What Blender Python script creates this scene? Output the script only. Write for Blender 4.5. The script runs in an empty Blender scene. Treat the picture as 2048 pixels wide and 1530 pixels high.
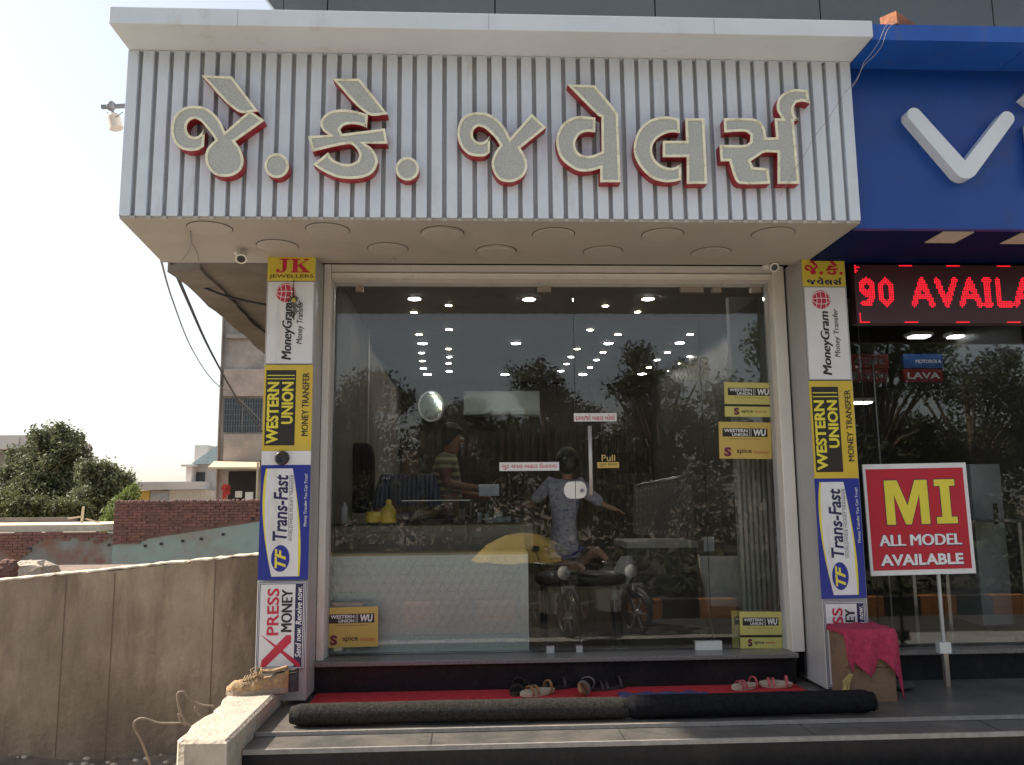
import bpy, math, random
import numpy as np
from mathutils import Vector, Matrix
from mathutils.geometry import tessellate_polygon
random.seed(7); rng = np.random.default_rng(7)
S = bpy.context.scene; COL = S.collection
R = math.radians
# ------------------------------------------------------------------ camera
F_PX, PITCH, YAW, ROLL = 1680.0, .1408, .05, .0098
CAM = np.array([0, -5.5, 1.0])
_F = np.array([math.sin(YAW)*math.cos(PITCH), math.cos(YAW)*math.cos(PITCH), math.sin(PITCH)])
_R0 = np.array([math.cos(YAW), -math.sin(YAW), 0]); _U0 = np.cross(_R0, _F)
_R = _R0*math.cos(ROLL)-_U0*math.sin(ROLL); _U = _U0*math.cos(ROLL)+_R0*math.sin(ROLL)
def ray(px, py): return _R*(px-1024)/F_PX+_U*(765-py)/F_PX+_F
def U(px, py, y):
    d = ray(px, py); return CAM+d*(y-CAM[1])/d[1]
def Uz(px, py, z):
    d = ray(px, py); return CAM+d*(z-CAM[2])/d[2]
def Ux(px, py, x):
    d = ray(px, py); return CAM+d*(x-CAM[0])/d[0]
cam = bpy.data.cameras.new('camera'); cam.lens = F_PX*36/2048; cam.sensor_width = 36
cam.clip_end = 3000; cam.clip_start = .05
co = bpy.data.objects.new('camera', cam); COL.objects.link(co)
co.matrix_world = Matrix(((_R[0], _U[0], -_F[0], CAM[0]), (_R[1], _U[1], -_F[1], CAM[1]), (_R[2], _U[2], -_F[2], CAM[2]), (0, 0, 0, 1)))
S.camera = co
# ------------------------------------------------------------------ sky, sun, exposure
SUN = Vector((-1, .2, .9)).normalized()
W = bpy.data.worlds.new('World'); S.world = W; W.use_nodes = True
nt = W.node_tree; nt.nodes.clear()
sky = nt.nodes.new('ShaderNodeTexSky'); sky.sky_type = 'NISHITA'; sky.sun_disc = False
sky.sun_elevation = math.asin(SUN.z); sky.sun_rotation = math.atan2(SUN.x, SUN.y)
sky.air_density = 1.2; sky.dust_density = 1.6; sky.ozone_density = 1.0
hs = nt.nodes.new('ShaderNodeHueSaturation'); hs.inputs['Saturation'].default_value = .45
bg = nt.nodes.new('ShaderNodeBackground'); bg.inputs[1].default_value = .105
wo = nt.nodes.new('ShaderNodeOutputWorld')
nt.links.new(sky.outputs[0], hs.inputs['Color']); nt.links.new(hs.outputs[0], bg.inputs[0]); nt.links.new(bg.outputs[0], wo.inputs[0])
sl = bpy.data.lights.new('sun', 'SUN'); sl.energy = 4.8; sl.angle = R(1.5); sl.color = (1, .88, .72)
so = bpy.data.objects.new('sun', sl); COL.objects.link(so); so.rotation_euler = SUN.to_track_quat('Z', 'Y').to_euler()
so.location = (-8, 2, 9)
S.view_settings.view_transform = 'Standard'; S.view_settings.look = 'None'; S.view_settings.gamma = 1
S.view_settings.exposure = 1.05; S.view_settings.use_curve_mapping = False
S.cycles.max_bounces = 8; S.cycles.transparent_max_bounces = 16
S.cycles.sample_clamp_indirect = 4; S.cycles.caustics_reflective = False; S.cycles.caustics_refractive = False
# ------------------------------------------------------------------ materials
MATS = {}
def mat(name, rgb, rough=.6, var=.12, sc=6, bump=0, bsc=60, metal=0, spec=.5, emit=None, es=0, streak=0, dirt=None, dscale=2.0, dthr=.55, coat=0):
    m = bpy.data.materials.new(name); m.use_nodes = True; t = m.node_tree; n = t.nodes; L = t.links
    b = n['Principled BSDF']; b.inputs['Roughness'].default_value = rough; b.inputs['Metallic'].default_value = metal
    b.inputs['Specular IOR Level'].default_value = spec; b.inputs['Coat Weight'].default_value = coat
    col = tuple(rgb)+(1,)
    b.inputs['Base Color'].default_value = col
    geo = n.new('ShaderNodeNewGeometry'); tc = type('T', (), {'outputs': {'Object': geo.outputs['Position']}})()
    if var or dirt:
        ns = n.new('ShaderNodeTexNoise'); ns.inputs['Scale'].default_value = sc; ns.inputs['Detail'].default_value = 6; ns.inputs['Roughness'].default_value = .65
        L.new(tc.outputs['Object'], ns.inputs['Vector'])
        mp = n.new('ShaderNodeMapRange'); mp.inputs[1].default_value = .3; mp.inputs[2].default_value = .7
        mp.inputs[3].default_value = 1-var*1.3; mp.inputs[4].default_value = 1+var*.9
        L.new(ns.outputs[0], mp.inputs[0])
        mu = n.new('ShaderNodeVectorMath'); mu.operation = 'SCALE'; mu.inputs[0].default_value = col[:3]
        L.new(mp.outputs[0], mu.inputs['Scale']); last = mu.outputs[0]
        if dirt:
            mpg = n.new('ShaderNodeMapping'); mpg.inputs['Scale'].default_value = (dscale, dscale, dscale*(.22 if streak else 1))
            n2 = n.new('ShaderNodeTexNoise'); n2.inputs['Scale'].default_value = 1.0; n2.inputs['Detail'].default_value = 8; n2.inputs['Roughness'].default_value = .7
            L.new(tc.outputs['Object'], mpg.inputs[0]); L.new(mpg.outputs[0], n2.inputs['Vector'])
            m2 = n.new('ShaderNodeMapRange'); m2.inputs[1].default_value = dthr-.08; m2.inputs[2].default_value = dthr+.12
            L.new(n2.outputs[0], m2.inputs[0])
            mx = n.new('ShaderNodeMix'); mx.data_type = 'RGBA'; mx.inputs['B'].default_value = tuple(dirt)+(1,)
            L.new(m2.outputs[0], mx.inputs['Factor']); L.new(last, mx.inputs['A']); last = mx.outputs['Result']
        L.new(last, b.inputs['Base Color'])
    if bump:
        n3 = n.new('ShaderNodeTexNoise'); n3.inputs['Scale'].default_value = bsc; n3.inputs['Detail'].default_value = 5
        L.new(tc.outputs['Object'], n3.inputs['Vector'])
        bp = n.new('ShaderNodeBump'); bp.inputs['Strength'].default_value = bump; bp.inputs['Distance'].default_value = .02
        L.new(n3.outputs[0], bp.inputs['Height']); L.new(bp.outputs[0], b.inputs['Normal'])
    if emit:
        b.inputs['Emission Color'].default_value = tuple(emit)+(1,); b.inputs['Emission Strength'].default_value = es
    MATS[name] = m; return m
def glass_mat(name, tint):
    m = bpy.data.materials.new(name); m.use_nodes = True; t = m.node_tree; n = t.nodes; L = t.links; n.clear()
    o = n.new('ShaderNodeOutputMaterial'); mx = n.new('ShaderNodeMixShader'); fr = n.new('ShaderNodeFresnel'); fr.inputs[0].default_value = 1.5
    tr = n.new('ShaderNodeBsdfTransparent'); tr.inputs[0].default_value = tuple(tint)+(1,)
    gl = n.new('ShaderNodeBsdfGlossy'); gl.inputs['Roughness'].default_value = .0; gl.inputs[0].default_value = (1, 1, 1, 1)
    L.new(fr.outputs[0], mx.inputs[0]); L.new(tr.outputs[0], mx.inputs[1]); L.new(gl.outputs[0], mx.inputs[2])
    g = n.new('ShaderNodeNewGeometry'); nz = n.new('ShaderNodeTexNoise'); nz.inputs['Scale'].default_value = 3.5; nz.inputs['Detail'].default_value = 9; nz.inputs['Roughness'].default_value = .7
    mr = n.new('ShaderNodeMapRange'); mr.inputs[1].default_value = .42; mr.inputs[2].default_value = .75; mr.inputs[3].default_value = .004; mr.inputs[4].default_value = .022
    df = n.new('ShaderNodeBsdfDiffuse'); df.inputs[0].default_value = (.6, .57, .5, 1); m2 = n.new('ShaderNodeMixShader')
    nb_ = n.new('ShaderNodeTexNoise'); nb_.inputs['Scale'].default_value = 1.6; nb_.inputs['Detail'].default_value = 1; bp = n.new('ShaderNodeBump'); bp.inputs['Strength'].default_value = .05; bp.inputs['Distance'].default_value = .01
    L.new(g.outputs['Position'], nb_.inputs['Vector']); L.new(nb_.outputs[0], bp.inputs['Height']); L.new(bp.outputs[0], gl.inputs['Normal'])
    L.new(g.outputs['Position'], nz.inputs['Vector']); L.new(nz.outputs[0], mr.inputs[0]); L.new(mr.outputs[0], m2.inputs[0]); L.new(mx.outputs[0], m2.inputs[1]); L.new(df.outputs[0], m2.inputs[2]); L.new(m2.outputs[0], o.inputs[0])
    MATS[name] = m; return m
white = mat('white_panel', (.67, .72, .77), .38, .05, 3, dirt=(.5, .47, .42), dscale=3, dthr=.66, streak=1)
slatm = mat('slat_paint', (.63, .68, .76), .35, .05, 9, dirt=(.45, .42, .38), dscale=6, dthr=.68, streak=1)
backm = mat('fascia_backing', (.50, .49, .50), .6, .1, 4)
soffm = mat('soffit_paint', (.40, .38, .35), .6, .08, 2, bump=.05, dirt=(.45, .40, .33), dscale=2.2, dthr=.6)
framem = mat('frame_paint', (.72, .69, .64), .45, .06, 3, dirt=(.42, .38, .33), dscale=5, dthr=.66, streak=1)
alu = mat('grey_cladding', (.42, .42, .42), .4, .06, 4, streak=1, dirt=(.33, .31, .29), dscale=4, dthr=.62)
dark = mat('dark_gap', (.03, .025, .03), .7, .2)
ledm = mat('lamp_disc', (.42, .40, .37), .5, .05)
beadm = mat('beaded_grey', (.48, .49, .46), .45, .22, 120, bump=.4, bsc=200)
rimm = mat('cream_rim', (.84, .80, .60), .4, .1, 20, dirt=(.42, .38, .25), dscale=14, dthr=.6)
redm = mat('red_side', (.30, .012, .02), .4, .15, 12)
granite = mat('black_granite', (.014, .014, .017), .35, .3, 30, bump=.03, bsc=200, spec=.25, dirt=(.03, .029, .028), dscale=4, dthr=.6)
granite2 = mat('grey_granite', (.088, .086, .082), .35, .25, 60, dirt=(.15, .135, .12), dscale=3, dthr=.52, bump=.03)
sillm = mat('grey_sill', (.20, .19, .18), .3, .35, 90)
nosing = mat('pale_nosing', (.30, .28, .26), .5, .2, 20)
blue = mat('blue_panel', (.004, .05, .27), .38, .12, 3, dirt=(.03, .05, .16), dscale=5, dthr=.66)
brightblue = mat('blue_cornice', (.012, .09, .42), .4, .12, 4, dirt=(.06, .1, .25), dscale=6, dthr=.64, streak=1)
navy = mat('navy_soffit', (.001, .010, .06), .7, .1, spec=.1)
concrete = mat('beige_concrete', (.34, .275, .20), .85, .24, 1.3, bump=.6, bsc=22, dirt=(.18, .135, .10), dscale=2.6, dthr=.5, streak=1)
suntopm = mat('wall_cap', (.62, .54, .43), .8, .15, 8, bump=.2)  # sunlight put into the colour; the low roof slab shares it
pierm = mat('pier_concrete', (.46, .40, .33), .85, .15, 9, bump=.5, bsc=45, dirt=(.28, .24, .2), dscale=7, dthr=.6)
grnd = mat('dirt_ground', (.26, .22, .17), .95, .2, .8, bump=.4, bsc=9, dirt=(.16, .13, .1), dscale=.9, dthr=.55)
asphalt = mat('asphalt', (.085, .08, .072), .9, .2, 2, bump=.3, bsc=40)
carpet = mat('rolled_carpet', (.013, .013, .016), .95, .35, 40, spec=.1, bump=.5, bsc=150)
carpet_grey = mat('carpet_backing', (.036, .034, .032), .95, .4, 60, spec=.1, bump=.4, bsc=160)
redcarpet = mat('red_carpet', (.5, .022, .03), .95, .25, 30, bump=.3)
purple = mat('purple_mat', (.07, .07, .2), .95, .6, 45, bump=.4)
gl1 = glass_mat('shop_glass', (.97, .98, .975))
gl2 = glass_mat('neighbour_glass', (.85, .87, .87))
steel = mat('brushed_steel', (.6, .6, .6), .3, .05, metal=.9)
whitepl = mat('white_plastic', (.72, .71, .68), .4, .04)
black = mat('black_plastic', (.02, .02, .022), .35, .1)
yel = mat('sign_yellow', (.60, .43, .045), .35, .08, 4, dirt=(.48, .36, .08), dscale=5, dthr=.6)
yel2 = mat('sign_yellow_bright', (.62, .50, .06), .35, .06, 4)
yel4 = mat('sticker_pale_yellow', (.58, .53, .16), .4, .08, 5)
yel3 = mat('sticker_yellow', (.58, .42, .11), .4, .08, 5)
lemon = mat('letter_yellow', (.72, .62, .06), .4, .05)
inkk = mat('ink_black', (.022, .016, .014), .4, .05)
inkw = mat('ink_white', (.74, .74, .76), .4, .03)
inkr = mat('ink_red', (.42, .018, .035), .4, .05)
inkb = mat('ink_blue', (.018, .03, .26), .35, .05)
inkn = mat('ink_navy', (.02, .02, .075), .35, .05)
inkg = mat('ink_grey', (.2, .2, .22), .4, .05)
signw = mat('sign_white', (.68, .68, .70), .35, .05, 3, dirt=(.5, .48, .44), dscale=4, dthr=.62, streak=1)
signr = mat('sign_red', (.46, .012, .03), .4, .06, 4)
inkp = mat('ink_plum', (.14, .015, .05), .4, .05)
gold = mat('gold_letter', (.7, .5, .22), .4, .05)
inkr2 = mat('ink_crimson', (.5, .02, .06), .4, .05)
# ------------------------------------------------------------------ mesh helpers
class M:
    def __init__(s): s.v = []; s.f = []; s.mi = []; s.mats = []; s.sm = False
    def add(s, vs, fs, m=None):
        b = len(s.v); s.v += [tuple(map(float, q)) for q in vs]
        if m is None: m = s.mats[0] if s.mats else None
        if m is not None and m not in s.mats: s.mats.append(m)
        k = s.mats.index(m) if m is not None else 0
        for f in fs: s.f.append(tuple(i+b for i in f)); s.mi.append(k)
        return s
    def box(s, x0, x1, y0, y1, z0, z1, m=None):
        v = [(x, y, z) for z in (z0, z1) for y in (y0, y1) for x in (x0, x1)]
        return s.add(v, [(0, 2, 3, 1), (4, 5, 7, 6), (0, 1, 5, 4), (2, 6, 7, 3), (0, 4, 6, 2), (1, 3, 7, 5)], m)
    def bar(s, a, b, w, h, m=None, up=(0, 0, 1)):
        a = Vector(a); b = Vector(b); d = (b-a).normalized(); up = Vector(up)
        if abs(d.dot(up)) > .98: up = Vector((0, 1, 0))
        x = d.cross(up).normalized(); y = x.cross(d)
        v = [p+x*sx*w/2+y*sy*h/2 for p in (a, b) for sx, sy in ((-1, -1), (1, -1), (1, 1), (-1, 1))]
        return s.add(v, [(0, 1, 2, 3)[::-1], (4, 5, 6, 7), (0, 1, 5, 4), (1, 2, 6, 5), (2, 3, 7, 6), (3, 0, 4, 7)], m)
    def tube(s, pts, r, n=8, m=None, cap=True):
        pts = [Vector(p) for p in pts]; rs = r if isinstance(r, (list, tuple)) else [r]*len(pts)
        t0 = (pts[1]-pts[0]).normalized(); ref = Vector((0, 0, 1)) if abs(t0.z) < .9 else Vector((1, 0, 0))
        x = t0.cross(ref).normalized(); vs = []
        for i, p in enumerate(pts):
            t = (pts[min(i+1, len(pts)-1)]-pts[max(i-1, 0)]).normalized()
            x = (x-t*x.dot(t)).normalized(); y = t.cross(x)
            vs += [p+(x*math.cos(2*math.pi*k/n)+y*math.sin(2*math.pi*k/n))*rs[i] for k in range(n)]
        fs = [(i*n+k, i*n+(k+1) % n, (i+1)*n+(k+1) % n, (i+1)*n+k) for i in range(len(pts)-1) for k in range(n)]
        if cap: fs += [tuple(range(n))[::-1], tuple(range((len(pts)-1)*n, len(pts)*n))]
        return s.add(vs, fs, m)
    def lathe(s, prof, c, n=20, m=None, ax='z'):
        vs = []
        for r, h in prof:
            for k in range(n):
                a = 2*math.pi*k/n
                p = (r*math.cos(a), r*math.sin(a), h) if ax == 'z' else ((r*math.cos(a), -h, r*math.sin(a)) if ax == 'y' else (h, r*math.cos(a), r*math.sin(a)))
                vs.append((p[0]+c[0], p[1]+c[1], p[2]+c[2]))
        fs = [(i*n+k, i*n+(k+1) % n, (i+1)*n+(k+1) % n, (i+1)*n+k) for i in range(len(prof)-1) for k in range(n)]
        fs += [tuple(range(n))[::-1], tuple(range((len(prof)-1)*n, len(prof)*n))]
        return s.add(vs, fs, m)
    def ell(s, c, r, m=None, nu=16, nv=10):
        prof = [(math.sin(math.pi*i/nv), -math.cos(math.pi*i/nv)) for i in range(nv+1)]
        prof[0] = (.001, -1); prof[-1] = (.001, 1); b = M(); b.lathe(prof, (0, 0, 0), nu)
        return s.add([(c[0]+v[0]*r[0], c[1]+v[1]*r[1], c[2]+v[2]*r[2]) for v in b.v], b.f, m)
    def prism(s, poly, fn, d0, d1, m=None, side=None):
        """poly 2D list; fn(u,v,d)->3D; cap at d1 (front) and d0 (back)"""
        n = len(poly); tri = tessellate_polygon([[Vector((p[0], p[1], 0)) for p in poly]])
        vs = [fn(p[0], p[1], d1) for p in poly]
        s.add(vs, [tuple(t) for t in tri], m)
        vs2 = vs+[fn(p[0], p[1], d0) for p in poly]
        s.add(vs2, [(i, (i+1) % n, n+(i+1) % n, n+i) for i in range(n)], side or m)
        s.add(vs2[n:], [tuple(t)[::-1] for t in tri], side or m)
        return s
    def build(s, name, m=None, parent=None, base=None, smooth=False, kind=None, bevel=0):
        me = bpy.data.meshes.new(name)
        V = np.array(s.v)
        if parent is not None: o0 = np.array(parent['_w'])
        elif base is not None: o0 = np.array(base, float)
        else: o0 = np.array([(V[:, 0].min()+V[:, 0].max())/2, (V[:, 1].min()+V[:, 1].max())/2, V[:, 2].min()])
        off = o0
        me.from_pydata([tuple(q) for q in (V-off)], [], s.f); me.update()
        ms = s.mats if s.mats else [m]
        if m is not None and len(s.mats) <= 1: ms = [m]
        for q in ms: me.materials.append(q)
        if len(ms) > 1: me.polygons.foreach_set('material_index', s.mi)
        if smooth: me.polygons.foreach_set('use_smooth', [True]*len(s.f))
        ob = bpy.data.objects.new(name, me); COL.objects.link(ob)
        if parent is not None: ob.parent = parent; ob['_w'] = [float(q) for q in o0]
        else: ob.location = tuple(off); ob['_w'] = [float(q) for q in o0]
        if kind: ob['kind'] = kind
        if bevel:
            bm = ob.modifiers.new('bevel', 'BEVEL'); bm.width = bevel; bm.segments = 2; bm.limit_method = 'ANGLE'
        return ob
def tag(o, label=None, cat=None, group=None, kind=None):
    if label: o['label'] = label
    if cat: o['category'] = cat
    if group: o['group'] = group
    if kind: o['kind'] = kind
    return o
def thing(name, label, cat, loc, group=None):
    o = bpy.data.objects.new(name, None); COL.objects.link(o); o.location = tuple(float(q) for q in loc); o.empty_display_size = .1
    o['_w'] = [float(q) for q in loc]; return tag(o, label, cat, group)
def B(*a, m=None): return M().box(*a, m)
def inst(src, parent, dx, name=None):
    c = src.copy(); COL.objects.link(c); c.parent = parent; c.location = (src.location[0]+dx[0], src.location[1]+dx[1], src.location[2]+dx[2]); return c
_font = {}
def glyphs(s, off=0.0):
    k = (s, off)
    if k not in _font:
        c = bpy.data.curves.new('t', 'FONT'); c.body = s; c.offset = off; c.resolution_u = 3
        o = bpy.data.objects.new('t', c); COL.objects.link(o)
        me = o.evaluated_get(bpy.context.evaluated_depsgraph_get()).to_mesh()
        v = np.array([q.co[:2] for q in me.vertices]); f = [tuple(p.vertices) for p in me.polygons]
        bpy.data.objects.remove(o); bpy.data.curves.remove(c); _font[k] = (v, f)
    return _font[k]
class Sheet:
    """a flat board; u along reading direction, v up, both 0..1 of its size"""
    def __init__(s, o, ux, uy, n, W, H): s.o = np.array(o, float); s.ux = np.array(ux, float); s.uy = np.array(uy, float); s.n = np.array(n, float); s.W = W; s.H = H
    def p(s, u, v, d=0): return s.o+s.ux*u*s.W+s.uy*v*s.H+s.n*d
    def rect(s, u0, v0, u1, v1, d, m, name, parent):
        return M().add([s.p(u0, v0, d), s.p(u1, v0, d), s.p(u1, v1, d), s.p(u0, v1, d)], [(0, 1, 2, 3)]).build(name, m, parent)
    def slab(s, m, th, name, parent, u0=0, v0=0, u1=1, v1=1, side=None):
        q = M(); q.prism([(u0, v0), (u1, v0), (u1, v1), (u0, v1)], s.p, -th, 0, m, side); return q.build(name, None if side else m, parent)
    def poly(s, pts, d, m, name, parent):
        tri = tessellate_polygon([[Vector((a[0]*s.W, a[1]*s.H, 0)) for a in pts]])
        return M().add([s.p(a[0], a[1], d) for a in pts], [tuple(t) for t in tri]).build(name, m, parent)
    def disc(s, u, v, ru, rv, d, m, name, parent, n=28):
        return s.poly([(u+ru*math.cos(2*math.pi*k/n), v+rv*math.sin(2*math.pi*k/n)) for k in range(n)], d, m, name, parent)
    def text(s, t, u0, v0, u1, v1, m, parent, bold=.0, shear=0, d=.0022, name='lettering'):
        if 'M' in t and bold > 0:
            e = 2*bold/(.55*len(t))*(u1-u0); q = M()
            v, f = glyphs(t, 0.0); v = v.copy(); v[:, 0] += v[:, 1]*shear; a = v.min(0); b = v.max(0); w = (v-a)/(b-a)
            for i_ in range(3): q.add([s.p(u0+e*i_/2+c[0]*(u1-e-u0), v0+c[1]*(v1-v0), d+.0002*i_) for c in w], f)
            return q.build(name, m, parent)
        v, f = glyphs(t, bold); v = v.copy(); v[:, 0] += v[:, 1]*shear
        a = v.min(0); b = v.max(0); w = (v-a)/(b-a)
        return M().add([s.p(u0+q[0]*(u1-u0), v0+q[1]*(v1-v0), d) for q in w], f).build(name, m, parent)
    def line(s, pts, w, d, m, name, parent):
        """thin printed line through pts, width w in metres"""
        q = M(); P = [np.array([a[0]*s.W, a[1]*s.H]) for a in pts]
        for a, b in zip(P[:-1], P[1:]):
            t = (b-a)/(np.linalg.norm(b-a)+1e-9); nn = np.array([-t[1], t[0]])*w/2
            q.add([s.p(c[0]/s.W, c[1]/s.H, d) for c in (a-nn, b-nn, b+nn, a+nn)], [(0, 1, 2, 3)])
        return q.build(name, m, parent)
    def frame(s, u0, v0, u1, v1, w, d, m, name, parent):
        a = w/s.W; b = w/s.H; q = M()
        for r in ((u0, v0, u1, v0+b), (u0, v1-b, u1, v1), (u0, v0+b, u0+a, v1-b), (u1-a, v0+b, u1, v1-b)):
            q.add([s.p(r[0], r[1], d), s.p(r[2], r[1], d), s.p(r[2], r[3], d), s.p(r[0], r[3], d)], [(0, 1, 2, 3)])
        return q.build(name, m, parent)
def smooth_poly(P, corner=48, k=4):
    P = [np.array(p, float) for p in P]; n = len(P); isc = []
    for i in range(n):
        a = P[i]-P[i-1]; b = P[(i+1) % n]-P[i]
        c = np.dot(a, b)/(np.linalg.norm(a)*np.linalg.norm(b)+1e-9); isc.append(math.degrees(math.acos(max(-1, min(1, c)))) > corner)
    out = []
    for i in range(n):
        j = (i+1) % n; p0, p1 = P[i], P[j]; ch = p1-p0
        m0 = ch if isc[i] else (P[j]-P[i-1])/2
        m1 = ch if isc[j] else (P[(j+1) % n]-P[i])/2
        L = np.linalg.norm(ch)
        m0 = m0/ (np.linalg.norm(m0)+1e-9)*L; m1 = m1/(np.linalg.norm(m1)+1e-9)*L
        kk = 1 if (isc[i] and isc[j]) else k
        for q in range(kk):
            t = q/kk; h = (2*t**3-3*t*t+1, t**3-2*t*t+t, -2*t**3+3*t*t, t**3-t*t)
            out.append(h[0]*p0+h[1]*m0+h[2]*p1+h[3]*m1)
    return out
def inset(P, w):
    n = len(P); A = sum(P[i][0]*P[(i+1) % n][1]-P[(i+1) % n][0]*P[i][1] for i in range(n)); sg = 1 if A > 0 else -1; out = []
    for i in range(n):
        a = P[i]-P[i-1]; b = P[(i+1) % n]-P[i]; a = a/(np.linalg.norm(a)+1e-9); b = b/(np.linalg.norm(b)+1e-9)
        na = np.array([-a[1], a[0]])*sg; nb = np.array([-b[1], b[0]])*sg; mm = na+nb; L = np.linalg.norm(mm)
        mm = mm/(L+1e-9); c = max(.45, float(np.dot(mm, na))); out.append(P[i]+mm*w/c)
    return out
def leaves(name, blobs, m, parent, n, size, drop=.0, up=.35, shell=.55):
    """many leaf quads scattered through ellipsoid clusters"""
    tot = sum(b[3]*b[4]*b[5] for b in blobs)**1; V = []; 
    wts = np.array([(b[3]*b[4]*b[5])**(2/3) for b in blobs]); wts /= wts.sum()
    cs = []
    for b, w in zip(blobs, wts):
        k = max(6, int(n*w/9)); d = rng.normal(size=(k, 3)); d /= np.linalg.norm(d, axis=1)[:, None]
        r = (shell+(1-shell)*rng.random(k)**.5)*(1+.12*rng.normal(size=k))
        c = np.array(b[:3])+d*r[:, None]*np.array(b[3:6])
        cs.append(np.repeat(c, 9, 0)+rng.normal(size=(k*9, 3))*size*1.6)
    C = np.concatenate(cs); N = len(C)
    a = rng.normal(size=(N, 3)); a /= np.linalg.norm(a, axis=1)[:, None]
    b = np.cross(a, rng.normal(size=(N, 3))); b /= np.linalg.norm(b, axis=1)[:, None]
    s = size*(.6+.8*rng.random(N))[:, None]
    v = np.stack([C-a*s, C+b*s*.45, C+a*s, C-b*s*.45], 1).reshape(-1, 3)
    q = M(); q.v = [tuple(x) for x in v]; q.f = [(4*i, 4*i+1, 4*i+2, 4*i+3) for i in range(N)]; q.mi = [0]*N
    return q.build(name, m, parent)
def minis(bl, k=2):
    out = []
    for b in bl:
        for _ in range(k):
            d = rng.normal(size=3); d[2] = abs(d[2])*.8 if random.random() < .7 else d[2]; d /= np.linalg.norm(d); f = random.uniform(.8, 1.25); q_ = random.uniform(.16, .36)
            out.append((b[0]+d[0]*b[3]*f, b[1]+d[1]*b[4]*f, b[2]+d[2]*b[5]*f, b[3]*q_, b[4]*q_, b[5]*q_))
    return out
def leafmat(name, c1, c2):
    m = bpy.data.materials.new(name); m.use_nodes = True; t = m.node_tree; n = t.nodes; L = t.links; b = n['Principled BSDF']
    b.inputs['Roughness'].default_value = .6
    g = n.new('ShaderNodeNewGeometry'); r = n.new('ShaderNodeValToRGB'); r.color_ramp.elements[0].color = c1+(1,); r.color_ramp.elements[1].color = c2+(1,)
    L.new(g.outputs['Random Per Island'], r.inputs[0]); L.new(r.outputs[0], b.inputs['Base Color'])
    tr = n.new('ShaderNodeBsdfTranslucent'); L.new(r.outputs[0], tr.inputs[0]); mx = n.new('ShaderNodeMixShader'); mx.inputs[0].default_value = .3
    L.new(b.outputs[0], mx.inputs[1]); L.new(tr.outputs[0], mx.inputs[2]); L.new(mx.outputs[0], n['Material Output'].inputs[0]); return m
leafA = leafmat('foliage_dark', (.07, .09, .045), (.17, .19, .10))
leafB = leafmat('foliage_pale', (.09, .13, .035), (.2, .25, .07))
leafC = leafmat('foliage_street', (.035, .045, .02), (.10, .11, .055))
bark = mat('bark', (.12, .09, .06), .9, .2, 6, bump=.5)
# ================================================================== SETTING
ZG = -.9
tag(M().add([(-900, -900, ZG), (900, -900, ZG), (900, 900, ZG), (-900, 900, ZG)], [(0, 1, 2, 3)]).build('ground', grnd), kind='structure')
tag(B(-120, 120, -9.9, -6.6, ZG-.2, ZG+.004).build('road', asphalt), kind='structure')
tag(B(-120, 120, -26, -9.905, ZG-.2, ZG+.008).build('far_verge', mat('verge_soil', (.06, .055, .035), .95, .3, 1.5)), kind='structure')
tag(B(-14, 16, -6.595, -2.5, ZG-.2, ZG+.012).build('pavement', mat('pale_pavement', (.46, .44, .40), .9, .12, 3, dirt=(.33, .30, .26), dscale=1.5, dthr=.55)), kind='structure')  # unseen pale apron added to bounce light up under the canopy
YP = -.42      # face of the pillars
XBL, XBR = U(236.6, 437, -1.142)[0], U(1722, 443, -1.142)[0]    # sign box sides
ZS, ZT = 2.503, 3.449
# landing and steps
st = B(-1.09, 9, -.99, 3.0, ZG, -.141).build('landing', granite2); tag(st, kind='structure')
q = M(); q.box(-1.088, 9, -1.004, -.9902, -.159, -.1405, nosing)
q.build('landing_edge', nosing, st)
q = M(); q.box(-1.09, 9, -1.22, -.9905, ZG, -.161)
stp = q.build('front_step', granite2); tag(stp, kind='structure')
M().box(-1.089, 9, -1.234, -1.2205, -.183, -.1605).build('step_edge', nosing, stp)
M().box(-1.09, 9, -1.2265, -1.2205, ZG, -.1835).build('step_riser', granite, stp)
for k, (y, z) in enumerate(((-1.54, -.34), (-1.84, -.51), (-2.14, -.68))):
    tag(B(-1.09, 9, y, y+.3-.001 if k else -1.228, ZG, z).build('step', granite2), kind='structure')
# tile joints on the landing
for x in (-.2, .75, 1.7, 2.65, 3.6, 4.55): M().box(x, x+.004, -1.218, -1.005, -.1609, -.1595).build('joint', dark, stp)
# riser under the shop sill
YJ = -.15
rz = M(); rz.box(-1.0, 2.02, YJ-.01, .1, -.141, .022, granite); rr = rz.build('shop_riser', granite); tag(rr, kind='structure')
s_ = M(); s_.box(-1.0, 2.03, YJ-.05, .12, .0225, .05); ss = s_.build('shop_sill', sillm, bevel=.004); tag(ss, kind='structure')
tag(B(-1.3, 4.0, .14, 6.5, -.1, .02).build('shop_floor', mat('shop_floor_tile', (.16, .14, .12), .08, .1, 2)), kind='structure')
# ------------------------------------------------------------------ shop building (walls, pillars)
bld = thing('shop_building', 'plastered ground floor shop building with pillars, frame and side walls behind the white sign box', 'building', (0, 0, -.109))
XL0, XL1 = -1.285, -.955
def X(px, py, y): return float(U(px, py, y)[0])
xl = (X(535, 508, YP)+X(513, 1335, YP))/2; xr = X(640, 900, YP)
B(xl-.004, X(623, 900, YP), YP+.004, .3, -.12, 2.53).build('pillar', alu, bld, bevel=.004)
xR0 = X(1629, 950, YP); xR1 = X(1712, 900, YP)
B(xR0-.0, xR1+.01, YP+.004, .3, -.12, 2.53).build('pillar', alu, bld, bevel=.004)
print('pillars', xl, xr, xR0, xR1)
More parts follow.
